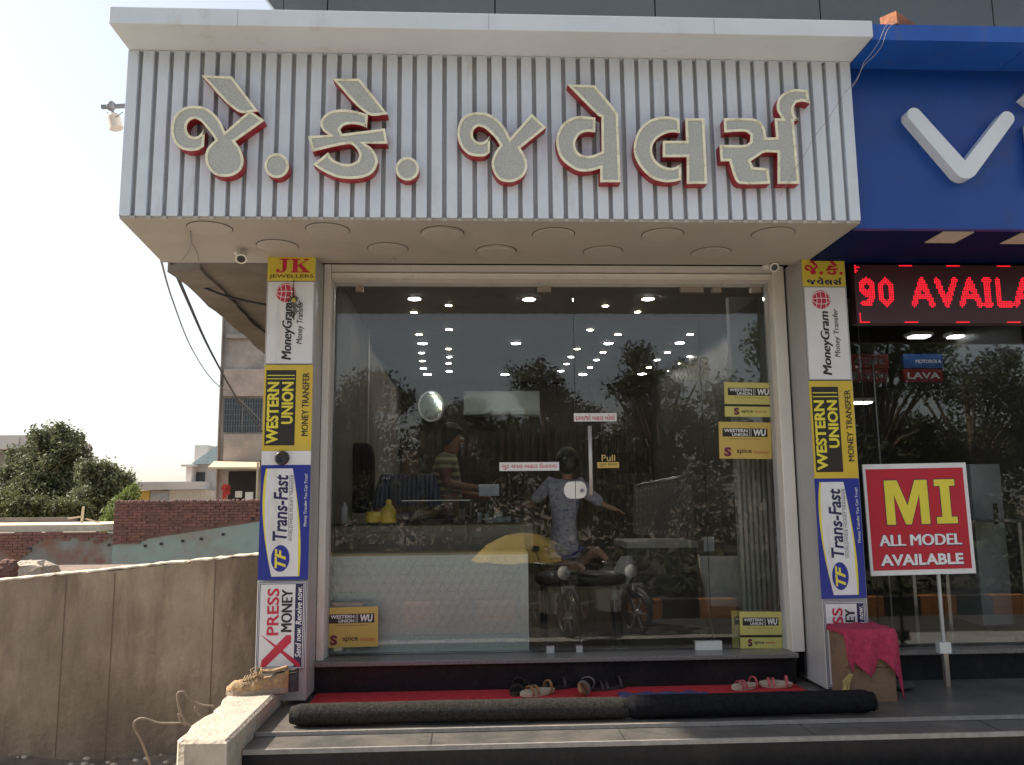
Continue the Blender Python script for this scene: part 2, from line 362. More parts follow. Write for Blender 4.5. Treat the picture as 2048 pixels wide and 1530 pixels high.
# window surround
fx0, fx1 = X(640, 900, YJ), X(1588, 900, YJ)
fi0, fi1 = fx0+.046, fx1-.082
lz0, lz1 = float(U(1100, 557, YJ)[2]), float(U(1100, 530, YJ)[2])
q = M(); q.box(fx0, fi0, YJ, .0-.02, .05, lz1+.001); q.build('jamb', framem, bld, bevel=.006)
q = M(); q.box(fi1, fx1, YJ, .0-.02, .05, lz1+.001); q.build('jamb', framem, bld, bevel=.006)
q = M(); q.box(fi0+.002, fi1-.002, YJ+.006, .0-.02, lz0, lz1); q.box(fi0+.002, fi1-.002, YJ-.006, YJ+.0055, lz0+(lz1-lz0)*.30, lz0+(lz1-lz0)*.36); q.build('lintel', framem, bld, bevel=.006)
B(fx0, fx1, YJ+.03, 0-.02, lz1+.002, 2.56).build('lintel_gap', dark, bld)
for x0, x1 in ((fi0+.001, fi0+.009), (fi1-.009, fi1-.001)): B(x0, x1, -.06, .0, .051, 2.46).build('channel', alu, bld)
B(fx1+.001, xR0-.001, YJ+.02, 0, -.1, 2.50).build('shadow_gap', dark, bld)
wallm = mat('inner_wall', (.085, .08, .07), .4, .1)
B(-1.3, -1.06, .305, 6.6, -.1, 2.9).build('wall', wallm, bld)
woodm = mat('wood_panel', (.040, .022, .015), .6, .35, 8, dirt=(.016, .010, .008), dscale=6, dthr=.5, streak=1)
B(-1.05, 4.0, 6.5, 6.7, -.1, 2.9).build('wall', woodm, bld)
g0 = B(-1.04, -.985, 6.46, 6.498, 0, 2.0).build('wood_slat', woodm, bld)
for k in range(1, 44): inst(g0, bld, (k*.112, 0, 0))
B(4.001, 4.2, .31, 6.7, -.1, 2.9).build('wall', wallm, bld)
ceilm = mat('inner_ceiling', (.22, .21, .19), .7, .05)
B(-1.05, 4.0, .2, 6.49, 2.705, 2.9).build('ceiling', ceilm, bld)
B(-1.05, 4.0, .04, .199, 2.50, 2.9).build('bulkhead', ceilm, bld)
B(-1.3, 4.2, -.32, 6.7, 2.901, 3.6).build('upper_floor', alu, bld)
# white inner side partition
prt = B(1.915, 2.45, .5, .57, .021, 2.49).build('partition', mat('partition_white', (.40, .43, .40), .5, .05), bld)
# ------------------------------------------------------------------ interior grille
gr = thing('folding_grille', 'off-white slatted folding grille standing against the right end of the shop window', 'grille', (2.0, .42, .02))
gw = mat('grille_paint', (.5, .5, .46), .5, .05)
for k in range(10): B(1.885+k*.036, 1.885+k*.036+.021, .40, .43, .03, 1.30+.25*(k > 3)).build('slat', gw, gr)
for z in (.45, .8, 1.15): B(1.88, 2.235, .431, .445, z, z+.02).build('crossbar', gw, gr)
# ------------------------------------------------------------------ glass front
gf = thing('glass_shopfront', 'frameless clear glass doors and panes closing the jewellery shop, with steel patch fittings', 'glass front', (.5, 0, .05))
xs = [fi0+.01, X(1152, 900, 0), X(1408, 900, 0), fi1-.01]
for a, b, nm in ((xs[0], xs[1], 'fixed_pane'), (xs[1], xs[2], 'door_pane'), (xs[2], xs[3], 'side_pane')):
    B(a+.002, b-.002, -.006, .006, .062, 2.440).build(nm, gl1, gf)
B(xs[0], xs[3], -.014, .014, 2.43, 2.462).build('top_rail', alu, gf)
for px, w in ((720, .05), (1088, .09), (1382, .16), (1432, .06), (1510, .07)):
    x = X(px, 568, 0); B(x-w/2, x+w/2, -.02, .02, 2.392, 2.4295).build('patch_fitting', mat('fitting', (.38, .32, .27), .3, .05, metal=.4) if 'fitting' not in MATS else MATS['fitting'], gf)
for px, w, m_ in ((1416, .17, whitepl), (1100, .05, alu), (1158, .04, alu)):
    x = X(px, 1288, 0); B(x-w/2, x+w/2, -.022, .022, .0505, .104 if w > .1 else .09).build('floor_patch', m_, gf)
# handles
hb = X(1178, 900, 0)
q = M(); z0, z1 = float(U(1178, 990, -.06)[2]), float(U(1178, 852, -.06)[2]); q.tube([(hb, -.06, z0), (hb, -.06, z1)], .0125, 12)
for z in (z0+.08, z1-.08): q.tube([(hb, -.06, z), (hb, .05, z)], .007, 8)
q.build('pull_handle', mat('satin', (.5, .5, .49), .35, .02, metal=.3), gf, smooth=True)
q = M(); q.tube([(hb+.012, .05, z0+.02), (hb+.012, .05, z1-.02)], .009, 10); q.build('inner_handle', MATS['satin'], gf, smooth=True)
lk = M(); cx, _, cz = U(1151, 980, -.03)
for sx in (-1, 1):
    pts = [(cx+sx*.0025, cz-.055)]+[(cx+sx*(.014+.06*math.sin(a)**.6 if a < 1.57 else .014+.06*math.sin(a)**.6), cz-.055*math.cos(a)) for a in np.linspace(.12, 3.02, 14)]+[(cx+sx*.0025, cz+.055)]
    lk.prism(pts, lambda u, v, d: (u, -d, v), .0065, .028)
lk.build('lock_plate', whitepl, gf)
M().lathe([(.012, 0), (.012, .008), (.004, .009)], (cx+.042, -.0285, cz-.005), 14, None, 'y').build('keyhole', inkg, gf)
# ------------------------------------------------------------------ ceiling downlights
dl_big = mat('downlight_cool', (.9, .9, .9), .5, 0, emit=(1, .98, .93), es=26); dl_warm = mat('downlight_warm', (.9, .9, .8), .5, 0, emit=(1, .86, .6), es=20)
rimlt = mat('downlight_rim', (.6, .6, .6), .4, 0)
rows = [('first row from the glass', .052, dl_big, [(829, 598), (1058, 599), (1296, 598)]),
        ('second row of large cool lights', .05, dl_big, [(845, 687), (1032, 687), (1217, 687), (1360, 686), (1465, 686)]),
        ('farthest row before the wood wall', .055, dl_big, [(728, 749), (855, 749), (1010, 749), (1166, 749), (1284, 748)]),
        ('warm lights just behind the glass', .03, dl_warm, [(828, 625), (897, 611), (1211, 612), (1275, 624)]),
        ('warm lights above the counter', .035, dl_warm, [(838, 669), (898, 659), (1180, 660), (1236, 669), (1380, 669)]),
        ('warm lights half way down the shop', .035, dl_warm, [(897, 698), (1154, 698), (1206, 705), (1335, 705)]),
        ('small lights past the middle', .035, dl_big, [(843, 706), (898, 714), (1142, 714), (1193, 720), (1314, 720), (1380, 713)]),
        ('small lights near the far end', .035, dl_warm, [(845, 722), (1133, 728), (1180, 735), (1298, 735), (1362, 727), (897, 727)]),
        ('small lights nearest the far wall', .04, dl_big, [(847, 737), (898, 743), (1122, 742), (1341, 742)])]
ordw = ['first', 'second', 'third', 'fourth', 'fifth', 'sixth']
proto = {}
for nm, r, mm, pts in rows:
    for i, (px, py) in enumerate(sorted(pts)):
        p = Uz(px, py, 2.695)
        t = thing('ceiling_downlight', f'round ceiling downlight, {ordw[i]} from the left among the {nm}', 'ceiling light', (p[0], p[1], 2.695), 'round downlights in the jewellery shop ceiling')
        key = (r, mm.name)
        if key not in proto:
            a = M().lathe([(r, 0), (r+.012, .004), (r+.012, .01)], p, 20).build('rim', rimlt, t); b = M().lathe([(r-.002, -.002), (r-.002, -.0005)], p, 20).build('lamp', mm, t); proto[key] = (a, b)
        else:
            for s0 in proto[key]: c = s0.copy(); COL.objects.link(c); c.parent = t
# ================================================================== SIGN BOX
fb = thing('fascia_box', 'big white box canopy with vertical slats and a flat cornice over the jewellery shop', 'canopy', (0, -1.0, ZS))
yF = -1.142
B(XBL+.01, XBR-.01, yF+.035, -.35, ZS+.012, ZT+.05).build('backing', backm, fb)
B(XBL-.0, XBL+.0098, yF+.002, -.35, ZS+.012, ZT).build('side_panel', white, fb)
B(XBR-.0098, XBR, yF+.002, -.35, ZS+.012, ZT).build('side_panel', white, fb)
NS = 49; pitch = (XBR-XBL-.058)/(NS-1); s0 = B(XBL, XBL+.058, yF, yF+.0345, ZS+.012, ZT).build('slat', slatm, fb, bevel=.002)
for k in range(1, NS): inst(s0, fb, (k*pitch, 0, 0))
# soffit: a skewed plate, left and right sides run back slightly outward
a1, a2 = Uz(240, 441, ZS), Uz(1722, 447, ZS); b1, b2 = Uz(325, 525, ZS), Uz(1636, 516, ZS)
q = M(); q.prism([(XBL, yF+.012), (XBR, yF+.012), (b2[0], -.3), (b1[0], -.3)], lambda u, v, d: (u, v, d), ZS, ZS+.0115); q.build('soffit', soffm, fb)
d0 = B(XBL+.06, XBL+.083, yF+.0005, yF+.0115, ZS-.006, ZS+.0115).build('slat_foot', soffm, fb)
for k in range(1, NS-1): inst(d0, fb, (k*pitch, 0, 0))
cxl, cxr = X(217, 47, -1.396), X(1747, 75, -1.396)
q = M(); q.box(cxl, cxr, -1.396, -.3, ZT+.002, 3.545); q.build('cornice', white, fb, bevel=.004)
for k, x in enumerate((-1.2, .1, 1.3)): B(x, x+.003, -1.3968, -1.3962, ZT+.003, 3.544).build('joint', alu, fb)
# soffit discs
for i, (px, py) in enumerate([(420, 456), (655, 459), (885, 465), (1107, 468), (1325, 469), (1546, 467), (555, 491), (776, 497), (993, 501), (1206, 503), (1422, 505)]):
    p = Uz(px, py, ZS); h = .004+(.012 if i in (2, 8) else .0)
    ld = M().lathe([(.112, .0), (.118, -.002), (.118, -h), (.104, -h-.003), (.02, -h-.003)], (p[0], p[1], ZS-.0004), 32).build('lamp_disc', ledm, fb)
    M().lathe([(.1195, 0), (.1225, -.001), (.1185, -.0015)], (p[0], p[1], ZS-.0002), 32).build('disc_gap', dark, ld)
# ------------------------------------------------------------------ big Gujarati letters
Z1 = lambda L: [(300+a/4.267, 120+b/4.267) for a, b in L]
Z2 = lambda L: [(760+a/4.267, 140+b/4.267) for a, b in L]
Z3 = lambda L: [(1200+a/4.096, 140+b/4.096) for a, b in L]
circ = lambda cx, cy, r: [(cx+r*math.cos(a), cy+r*math.sin(a)) for a in np.linspace(0, 2*math.pi, 29)[:-1]]
LET = dict(
 je=Z1([(640,612),(850,428),(975,515),(725,692),(770,755),(797,850),(780,925),(725,975),(640,995),(550,975),(490,910),(470,830),(485,760),(520,715),(556,683),(530,640),(470,565),(430,520),(385,500),(340,515),(313,560),(320,615),(355,650),(400,652),(435,625),(465,590),(460,735),(410,765),(340,773),(265,755),(205,700),(180,620),(185,540),(220,460),(290,405),(380,390),(470,405),(550,460),(605,530)]),
 je_m=Z1([(440,133),(700,143),(925,440),(745,440)]),
 dot1=Z1(circ(1080, 900, 105)),
 ke=Z1([(1860,464),(1850,575),(1800,555),(1720,545),(1650,560),(1622,592),(1640,630),(2005,583),(2028,712),(1835,712),(1890,750),(1930,810),(1942,880),(1900,960),(1820,1000),(1710,1012),(1600,1000),(1480,950),(1390,890),(1520,788),(1560,845),(1640,882),(1710,885),(1770,860),(1785,810),(1755,750),(1700,715),(1385,780),(1348,650),(1525,638),(1475,600),(1452,540),(1480,480),(1540,437),(1620,422),(1720,428)]),
 ke_m=Z1([(1560,162),(1790,162),(2030,464),(1855,464)]),
 dot2=Z2(circ(233, 842, 100)),
 ja=Z2([(1110,580),(1295,372),(1418,490),(1198,665),(1240,735),(1258,810),(1235,890),(1170,940),(1100,955),(1020,935),(970,870),(953,790),(975,715),(1025,640),(980,575),(925,520),(885,490),(840,478),(803,505),(793,560),(815,600),(860,617),(905,598),(938,560),(938,700),(900,730),(830,735),(750,715),(690,650),(662,570),(665,490),(700,410),(760,372),(830,360),(920,372),(1000,420),(1065,490)]),
 ve=[(1135,168.6),(1190,170.5),(1236,227),(1236.5,237),(1241.5,364),(1200.6,364)]+Z2([(1880,838),(1800,860),(1700,860),(1620,820),(1545,750),(1508,650),(1510,560),(1550,470),(1620,415),(1700,393),(1838,405),(1838,530),(1770,525),(1710,545),(1672,600),(1667,650),(1690,700),(1740,728),(1810,728),(1893,695),(1890,400),(1860,385)]),
 la=Z3([(650,400),(655,515),(600,508),(540,520),(470,560),(432,620),(432,690),(470,755),(540,795),(600,800),(665,770),(665,900),(600,915),(520,915),(420,880),(330,790),(282,690),(282,590),(320,490),(390,420),(470,388),(560,380)]),
 la_s=Z3([(700,395),(855,395),(880,930),(712,930),(712,712),(515,712),(515,580),(706,580)]),
 rsa=Z3([(1015,395),(1240,395),(1310,420),(1350,480),(1363,552),(1445,552),(1432,395),(1490,395),(1452,320),(1460,240),(1510,185),(1590,157),(1700,165),(1722,272),(1660,255),(1610,265),(1587,310),(1595,370),(1635,412),(1588,414),(1635,930),(1457,930),(1457,675),(1345,675),(1290,710),(1235,745),(1255,795),(1380,805),(1395,930),(1150,930),(1110,895),(1060,745),(990,745),(980,612),(1190,612),(1232,585),(1235,530),(1190,503),(1020,510)]))
LS = {k: smooth_poly(v) for k, v in LET.items()}
YL = yF-.07
shop_sign = thing('shop_sign', 'raised Gujarati letters in grey beads with cream rims and red sides on the slats', 'shop sign', (0, yF, 2.9))
for nm in LS:
    P = [np.array([float(U(a, b, YL)[0]), float(U(a, b, YL)[2])]) for a, b in LS[nm]]
    dz = {'je_m': -.004, 'ke_m': -.004}.get(nm, 0)
    fn = lambda u, v, d: (u, YL+dz+d, v)
    inn = inset(P, .0135); n = len(P)
    q = M(); q.prism(P, fn, yF-YL-.001-dz, .006); lt = q.build('letter', redm, shop_sign)
    q = M(); vs = [fn(*p, 0) for p in P]+[fn(*p, 0) for p in inn]+[fn(*p, .0058) for p in P]+[fn(*p, .0058) for p in inn]
    fs = []
    for i in range(n):
        j = (i+1) % n; fs += [(i, j, n+j, n+i), (n+i, n+j, 3*n+j, 3*n+i), (i, 2*n+i, 2*n+j, j)]
    q.add(vs, fs); q.build('rim', rimm, lt)
    i2 = inset(P, .0125); tri = tessellate_polygon([[Vector((p[0], p[1], 0)) for p in i2]])
    M().add([fn(*p, .0045) for p in i2], [tuple(t) for t in tri]).build('face', beadm, lt)
# ================================================================== PILLAR SIGNS
def globe(sh, u, v, r, par):
    g = sh.disc(u, v, r/sh.W, r/sh.H, .001, inkr2, 'globe', par)
    for k in range(3):
        pts = [(u+(r/sh.W)*.95*math.sin(a)*(.15+.38*k)*(-1)**k, v+(r/sh.H)*.95*math.cos(a)) for a in np.linspace(0, math.pi, 9)]
        sh.line(pts, .004, .0018, inkw, 'meridian', par)
    for k in (-.45, .1, .55): sh.line([(u-r/sh.W*math.sqrt(1-k*k)*.95, v+r/sh.H*k), (u, v+r/sh.H*(k-.12)), (u+r/sh.W*math.sqrt(1-k*k)*.95, v+r/sh.H*k)], .0035, .0019, inkw, 'parallel', par)
def vsheet(x0, x1, z0, z1, y): return Sheet((x1, y, z0), (0, 0, 1), (-1, 0, 0), (0, -1, 0), z1-z0, x1-x0)
def hsheet(x0, x1, z0, z1, y): return Sheet((x0, y, z0), (1, 0, 0), (0, 0, 1), (0, -1, 0), x1-x0, z1-z0)
BF = {'left': dict(x0=xl, x1=X(622, 900, YP-.01), px=580, ys=[508, 562, 728.5, 730, 902, 930, 1160, 1163, 1338], side='left'),
      'right': dict(x0=X(1631, 950, YP-.01), x1=X(1713, 900, YP-.01), px=1660, ys=[515, 573, 760, 762, 957, 957, 1198, 1203, 1376], side='right')}
BF['right']['x0'] = X(1604, 515, YP-.01)*.5+X(1655, 1370, YP-.01)*.5-.004
BF['right']['x1'] = BF['right']['x0']+.275
YS = YP-.012
borderm = mat('sign_edge', (.06, .055, .05), .5, 0)
for side, D in BF.items():
    x0, x1 = D['x0'], D['x1']; Z = [float(U(D['px'], y, YS)[2]) for y in D['ys']]
    who = f'on the {side} pillar'
    # name board
    t = thing('name_board', 'small yellow board with red letters JK above the black word Jewellers' if side == 'left' else 'small yellow board with red and black Gujarati lettering at the top of its pillar', 'sign', ((x0+x1)/2, YS, Z[1]))
    sh = hsheet(x0, x1, Z[1]+.001, ZS-.001, YS); sh.slab(yel2, .008, 'panel', t)
    if side == 'left':
        Jp = [(.24,.93),(.46,.93),(.46,.89),(.40,.87),(.40,.50),(.36,.38),(.27,.34),(.20,.36),(.17,.42),(.19,.49),(.24,.49),(.26,.44),(.24,.40),(.29,.40),(.31,.47),(.31,.87),(.24,.89)]
        Kp = [(.48,.93),(.68,.93),(.68,.89),(.63,.87),(.63,.66),(.79,.87),(.75,.89),(.75,.93),(.87,.93),(.87,.89),(.83,.87),(.71,.70),(.86,.41),(.90,.38),(.90,.35),(.70,.35),(.70,.38),(.74,.41),(.65,.62),(.63,.59),(.63,.41),(.68,.38),(.68,.35),(.48,.35),(.48,.38),(.53,.41),(.53,.87),(.48,.89)]
        sh.poly(Jp, .001, inkr2, 'lettering', t); sh.poly(Kp, .0011, inkr2, 'lettering', t)
        sh.text('JEWELLERS', .04, .09, .97, .27, inkk, t, .012, d=.001)
    else:
        def place(keys, u0, v0, u1, v1, m, lay=.001):
            al = np.concatenate([np.array(LS[k]) for k in keys]); a = al.min(0); b = al.max(0)
            for i, k in enumerate(keys):
                sh.poly([(u0+(p[0]-a[0])/(b[0]-a[0])*(u1-u0), v1-(p[1]-a[1])/(b[1]-a[1])*(v1-v0)) for p in LS[k]], lay+.0002*i, m, 'lettering', t)
        place(['je', 'je_m', 'dot1', 'ke', 'ke_m', 'dot2'], .06, .42, .95, .95, inkr2)
        place(['ja', 've', 'la', 'la_s', 'rsa'], .1, .06, .92, .33, inkn)
    # white transfer board
    t = thing('transfer_board', f'white upright board with a red globe and black writing {who}', 'sign', ((x0+x1)/2, YS, Z[2]))
    sh = vsheet(x0, x1, Z[2], Z[1]-.001, YS); sh.slab(signw, .008, 'panel', t, side=borderm); sh.frame(.004, .01, .996, .99, .0025, .001, borderm, 'border', t)
    globe(sh, .86, .60, .06, t)
    sh.text('MoneyGram', .05, .395, .735, .66, inkk, t, .035, .18)
    sh.text('Money Transfer', .24, .20, .76, .36, inkk, t, .012, .2)
    # yellow board
    t = thing('money_board', f'yellow upright board with a black block of sideways lettering {who}', 'sign', ((x0+x1)/2, YS, Z[4]))
    sh = vsheet(x0, x1, Z[4]+.001, Z[3], YS); sh.slab(yel, .008, 'panel', t)
    sh.rect(.063, .34, .94, .955, .001, inkk, 'block', t)
    sh.text('WESTERN', .08, .68, .80, .925, lemon, t, .035); sh.text('UNION', .31, .385, .80, .625, lemon, t, .035)
    for u in (.832, .872): sh.rect(u, .365, u+.01, .935, .002, lemon, 'stripe', t)
    sh.text('MONEY TRANSFER', .17, .07, .91, .205, inkk, t, .018)
    # gap plate on the left pillar
    if side == 'left':
        t = thing('speaker_plate', 'plain white plate with a round black lens between the yellow and blue boards', 'plate', ((x0+x1)/2, YS, Z[5]))
        sh = hsheet(x0, x1, Z[5]+.001, Z[4], YS); sh.slab(signw, .008, 'panel', t)
        p = U(564, 916, YS-.01)
        M().lathe([(.042, 0), (.042, .016), (.036, .026), (.028, .028), (.022, .014), (.004, .012)], (p[0], YS-.0003, p[2]), 28, None, 'y').build('lens', black, t, smooth=True)
    # blue board
    t = thing('blue_board', f'blue upright board with white curved label {who}', 'sign', ((x0+x1)/2, YS, Z[6]))
    sh = vsheet(x0, x1, Z[6]+.001, Z[5], YS); sh.slab(inkb, .008, 'panel', t)
    L_ = [(.97-.94*k/12, 1-(.10+(-.16*math.sin(math.pi*(k/12)**.8))*.45+.17*(k/12)**2)) for k in range(13)]
    R_ = [(.97-.94*k/12, 1-(.64+.20*math.sin(math.pi*(k/12)*.62)+.0*k)) for k in range(13)]
    sh.poly(L_+R_[::-1], .001, lemon, 'curved_edge', t)
    L2 = [(u, v-.055*max(0, 1-abs(k-3)/9)) for k, (u, v) in enumerate(L_)]; R2 = [(u, v+.055*max(0, 1-abs(k-9)/8)) for k, (u, v) in enumerate(R_)]
    sh.poly(L2+R2[::-1], .0016, signw, 'label', t)
    sh.text('Trans-Fast', .335, .44, .915, .73, inkn, t, .025, .15, d=.0024); sh.text('WORLDWIDE MONEY TRANSFER', .33, .335, .915, .395, inkk, t, 0, 0, d=.0024)
    sh.line([(.33, .415), (.915, .415)], .002, .0026, inkk, 'rule', t)
    sh.disc(.185, .56, .115, .185, .0024, inkb, 'logo', t); sh.text('TF', .10, .45, .27, .67, lemon, t, .03, .3, d=.003)
    sh.text('Money Transfer You Can Trust!', .46, .035, .92, .115, inkw, t, .01)
    # xpress board
    t = thing('white_red_board', f'white board with big red X and navy strip at the foot of the {side} pillar', 'sign', ((x0+x1)/2, YS, Z[8]))
    sh = vsheet(x0+.003, x1-.003, Z[8], Z[7], YS); sh.slab(signw, .008, 'panel', t); sh.frame(.004, .01, .996, .99, .004, .001, inkn, 'border', t); sh.frame(.022, .04, .978, .96, .004, .001, inkn, 'border', t)
    sh.rect(.03, .075, .97, .235, .0013, inkn, 'strip', t); sh.text('Send now. Receive now.', .13, .095, .94, .215, inkw, t, .015, .2)
    sh.text('PRESS', .385, .56, .925, .80, inkr2, t, .02); sh.text('MONEY', .42, .29, .91, .51, inkk, t, .03)
    sh.poly([(.40, .93), (.36, .85), (.02, .17), (.03, .10), (.07, .12), (.32, .72)], .0017, inkr2, 'lettering', t)
    sh.poly([(.385, .30), (.385, .40), (.10, .88), (.03, .90), (.03, .80), (.3, .30)], .0021, inkr2, 'lettering', t)
# dried garland hanging over the left white board
dr = mat('dried_garland', (.035, .045, .03), .8, .3, 20)
q = M(); p0 = U(588, 560, YS-.02)
q.tube([tuple(p0), tuple(U(587, 580, YS-.025)), tuple(U(588, 640, YS-.02))], .003, 5)
for k in range(70):
    c = U(588+random.gauss(0, 5)-(k > 30)*4*random.random(), random.uniform(590, 632), YS-.02-random.random()*.02); e = c+rng.normal(size=3)*.014
    q.tube([tuple(c), tuple((c+e)/2+rng.normal(size=3)*.003), tuple(e)], .0022, 4)
gar = q.build('dried_garland', dr); tag(gar, 'dark dried chilli and leaf charm hanging over the white board on the left pillar', 'charm')
lem = M(); c = U(588, 600, YS-.03); lem.ell(c, (.012, .012, .015)); lem.build('lemon', yel2, gar, smooth=True)
# ================================================================== STICKERS ON THE GLASS
def wu_sticker(px0, py0, px1, py1, label, tilt=0, split=None, lab2=None, y=-.0085, ymat=yel3):
    a = U(px0, py1, y); b = U(px1, py0, y)
    t = thing('window_sticker', label, 'sticker', ((a[0]+b[0])/2, y, a[2]), 'yellow money transfer stickers on the shop glass')
    sh = hsheet(a[0], b[0], a[2], b[2], y)
    if tilt: c, s = math.cos(tilt), math.sin(tilt); sh.ux = np.array([c, 0, s]); sh.uy = np.array([-s, 0, c])
    sh.slab(ymat, .0015, 'sheet', t)
    k = split or .0
    def y_(v): return v
    if not split:
        sh.rect(.07, .60, .93, .83, .0004, inkk, 'block', t); sh.text('WESTERN', .10, .72, .55, .81, inkw, t, .03, d=.0009); sh.text('UNION', .25, .615, .55, .70, inkw, t, .03, d=.0009)
        for u in (.58, .61): sh.rect(u, .61, u+.008, .82, .0009, inkw, 'stripe', t)
        sh.text('WU', .66, .625, .90, .81, inkw, t, .05, .1, d=.0009); sh.text('moving money for better', .2, .52, .8, .565, inkk, t, 0, d=.0006)
        sh.text('spice', .33, .12, .62, .28, inkk, t, .02, d=.0006); sh.text('money', .66, .11, .95, .21, inkr, t, 0, d=.0006); lx = .17
        sh.text('S', lx-.08, .06, lx+.06, .31, inkp, t, .06, d=.0006)
    else:
        sh.rect(.07, .62, .93, .84, .0004, inkk, 'block', t); sh.text('WESTERN', .10, .735, .55, .82, inkw, t, .03, d=.0009); sh.text('UNION', .25, .635, .55, .715, inkw, t, .03, d=.0009)
        for u in (.58, .61): sh.rect(u, .63, u+.008, .83, .0009, inkw, 'stripe', t)
        sh.text('WU', .66, .64, .90, .82, inkw, t, .05, .1, d=.0009); sh.text('moving money for better', .2, .53, .8, .57, inkk, t, 0, d=.0006)
        sh.rect(0, .30, 1, .365, .0006, inkk, 'fold_gap', t)
        sh.text('spice', .33, .10, .56, .21, inkk, t, .02, d=.0006); sh.text('money', .6, .10, .84, .18, inkr, t, 0, d=.0006); sh.text('S', .18, .05, .29, .26, inkp, t, .06, d=.0006)
wu_sticker(650, 1214, 757, 1296, 'yellow sticker alone at the lower left corner of the shop window, over the patterned counter', .012)
wu_sticker(1450, 764, 1546, 833, 'green yellow split sticker, upper one of two on the right glass pane', -.02, split=1, ymat=yel4)
wu_sticker(1439, 843, 1540, 917, 'orange yellow sticker just below another on the right glass pane', -.02)
wu_sticker(1481, 1222, 1561, 1297, 'pale yellow split sticker in front at the lower right corner of the window', -.015, split=1, ymat=yel4)
wu_sticker(1465, 1220, 1540, 1296, 'pale yellow sticker mostly hidden behind another at the lower right corner', -.015, split=1, y=.0085+.0015, ymat=yel4)
def strip(px0, py0, px1, py1, txt, label, bm, tm, bold=.012, name='door_notice', n=1):
    a = U(px0, py1, -.0085); b = U(px1, py0, -.0085); t = thing(name, label, 'notice', ((a[0]+b[0])/2, -.0085, a[2])); sh = hsheet(a[0], b[0], a[2], b[2], -.0085)
    sh.slab(bm, .0012, 'sheet', t); sh.text(txt, .04, .14, .96, .86, tm, t, bold, d=.0006)
strip(1148, 826, 1233, 843, 'દરવાજો બહાર ખોલો', 'white strip with red Gujarati words above the long door handle', signw, inkr2)
strip(999, 924, 1118, 942, 'બુટ ચંપલ બહાર ઉતારવા', 'wide white strip with red Gujarati words left of the door handle', signw, inkr2)
a = U(1195, 936, -.0085); b = U(1238, 924, -.0085); t = thing('pull_notice', 'gold word Pull over a tiny yellow label right of the door handle', 'notice', ((a[0]+b[0])/2, -.0085, a[2]))
sh = hsheet(a[0], b[0], a[2], b[2], -.0085); sh.slab(yel3, .0012, 'label', t); sh.text('પુશ કરવા', .1, .2, .9, .8, inkk, t, 0, d=.0006)
sh.text('Pull', .2, 1.15, .82, 2.25, gold, t, 0.0, d=0.0)
# ================================================================== STREET LEVEL: pier, walls, rebar
pr = M(); top = [Uz(px, py, -.05) for px, py in ((477, 1481), (335, 1493))]; xa, xb = -1.094, float(top[1][0])
yf = float(top[0][1])
xb2 = float(Uz(455, 1389, -.05)[0]); yb2 = float(Uz(455, 1389, -.05)[1]); prof = [(xa, yf), (xa, -.34), (xb2+.03, -.34), (xb2, yb2+.1)]
for f_, o_ in ((.12, .0), (.22, .018), (.34, .012), (.42, .03), (.52, .0), (.66, -.012), (.8, .006), (.93, .0), (.98, .02)): prof.append((xb2+(xb-xb2)*f_+o_, yb2+(yf-yb2)*f_))
prof.append((xb+.05, yf+.004)); print('pier', xa, xb, xb2, yf, yb2)
n = len(prof); pr.prism(prof, lambda u, v, d: (u, v, d), ZG, -.062)
tp = inset([np.array(q, float) for q in prof], .012)
pr.add([(p[0], p[1], -.062) for p in prof]+[(p[0]+random.gauss(0, .003), p[1]+random.gauss(0, .003), -.05) for p in tp], [(i, (i+1) % n, n+(i+1) % n, n+i) for i in range(n)]+[tuple(range(n, 2*n))])
pier = pr.build('low_pier', pierm); tag(pier, 'chipped sunlit concrete pier beside the steps with old shoes on top', 'low wall')
# beige retaining wall
wa = U(0, 1163, 1.05); wb = U(516, 1111, 1.3)
dx = wa[0]-wb[0]; k = (wb[1]-wa[1])/(wb[0]-wa[0]); kz = (wb[2]-wa[2])/(wb[0]-wa[0])
xA, xB = wa[0]-5, wb[0]+.35
rw = thing('retaining_wall', 'long stained beige concrete wall with sunlit top at the left of the shop', 'wall', (wa[0], wa[1], ZG))
nn = 60; q = M(); vs = []; xx = np.linspace(xA, xB, nn)
for x in xx:
    y = wa[1]+k*(x-wa[0]); z = wa[2]+kz*(x-wa[0])+.006*math.sin(x*5)+random.gauss(0, .0025); vs += [(x, y, ZG), (x, y, z), (x, y+.17, z+.004), (x, y+.17, ZG)]
q.add(vs, [(i*4+j, i*4+4+j, i*4+5+j, i*4+1+j) for i in range(nn-1) for j in range(3)]+[(0, 1, 2, 3), tuple(range(nn*4-4, nn*4))[::-1]])
q.build('wall_body', concrete, rw)
q = M(); vs = []
for i, x in enumerate(np.linspace(xA, xB, 160)):
    y = wa[1]+k*(x-wa[0]); z = wa[2]+kz*(x-wa[0])+.014+random.gauss(0, .003); vs += [(x, y-.004+random.gauss(0, .003), z-.012), (x, y-.002, z), (x, y+.172, z+.004), (x, y+.172, z-.02)]
q.add(vs, [(i*4+j, i*4+4+j, i*4+5+j, i*4+1+j) for i in range(159) for j in range(3)]); q.build('wall_cap', suntopm, rw)  # paler strip paints the sunlight along the wall top
q = M()
for px in (128, 220, 415):
    p = U(px, 1200, 1.1); x = p[0]; y = wa[1]+k*(x-wa[0]); z = wa[2]+kz*(x-wa[0]); q.add([(x, y-.002, ZG), (x+.006, y-.002, ZG), (x+.007, y-.002, z-.02), (x+.001, y-.002, z-.02)], [(0, 1, 2, 3)])
q.build('formwork_seam', mat('seam', (.14, .10, .075), .9, .1), rw)
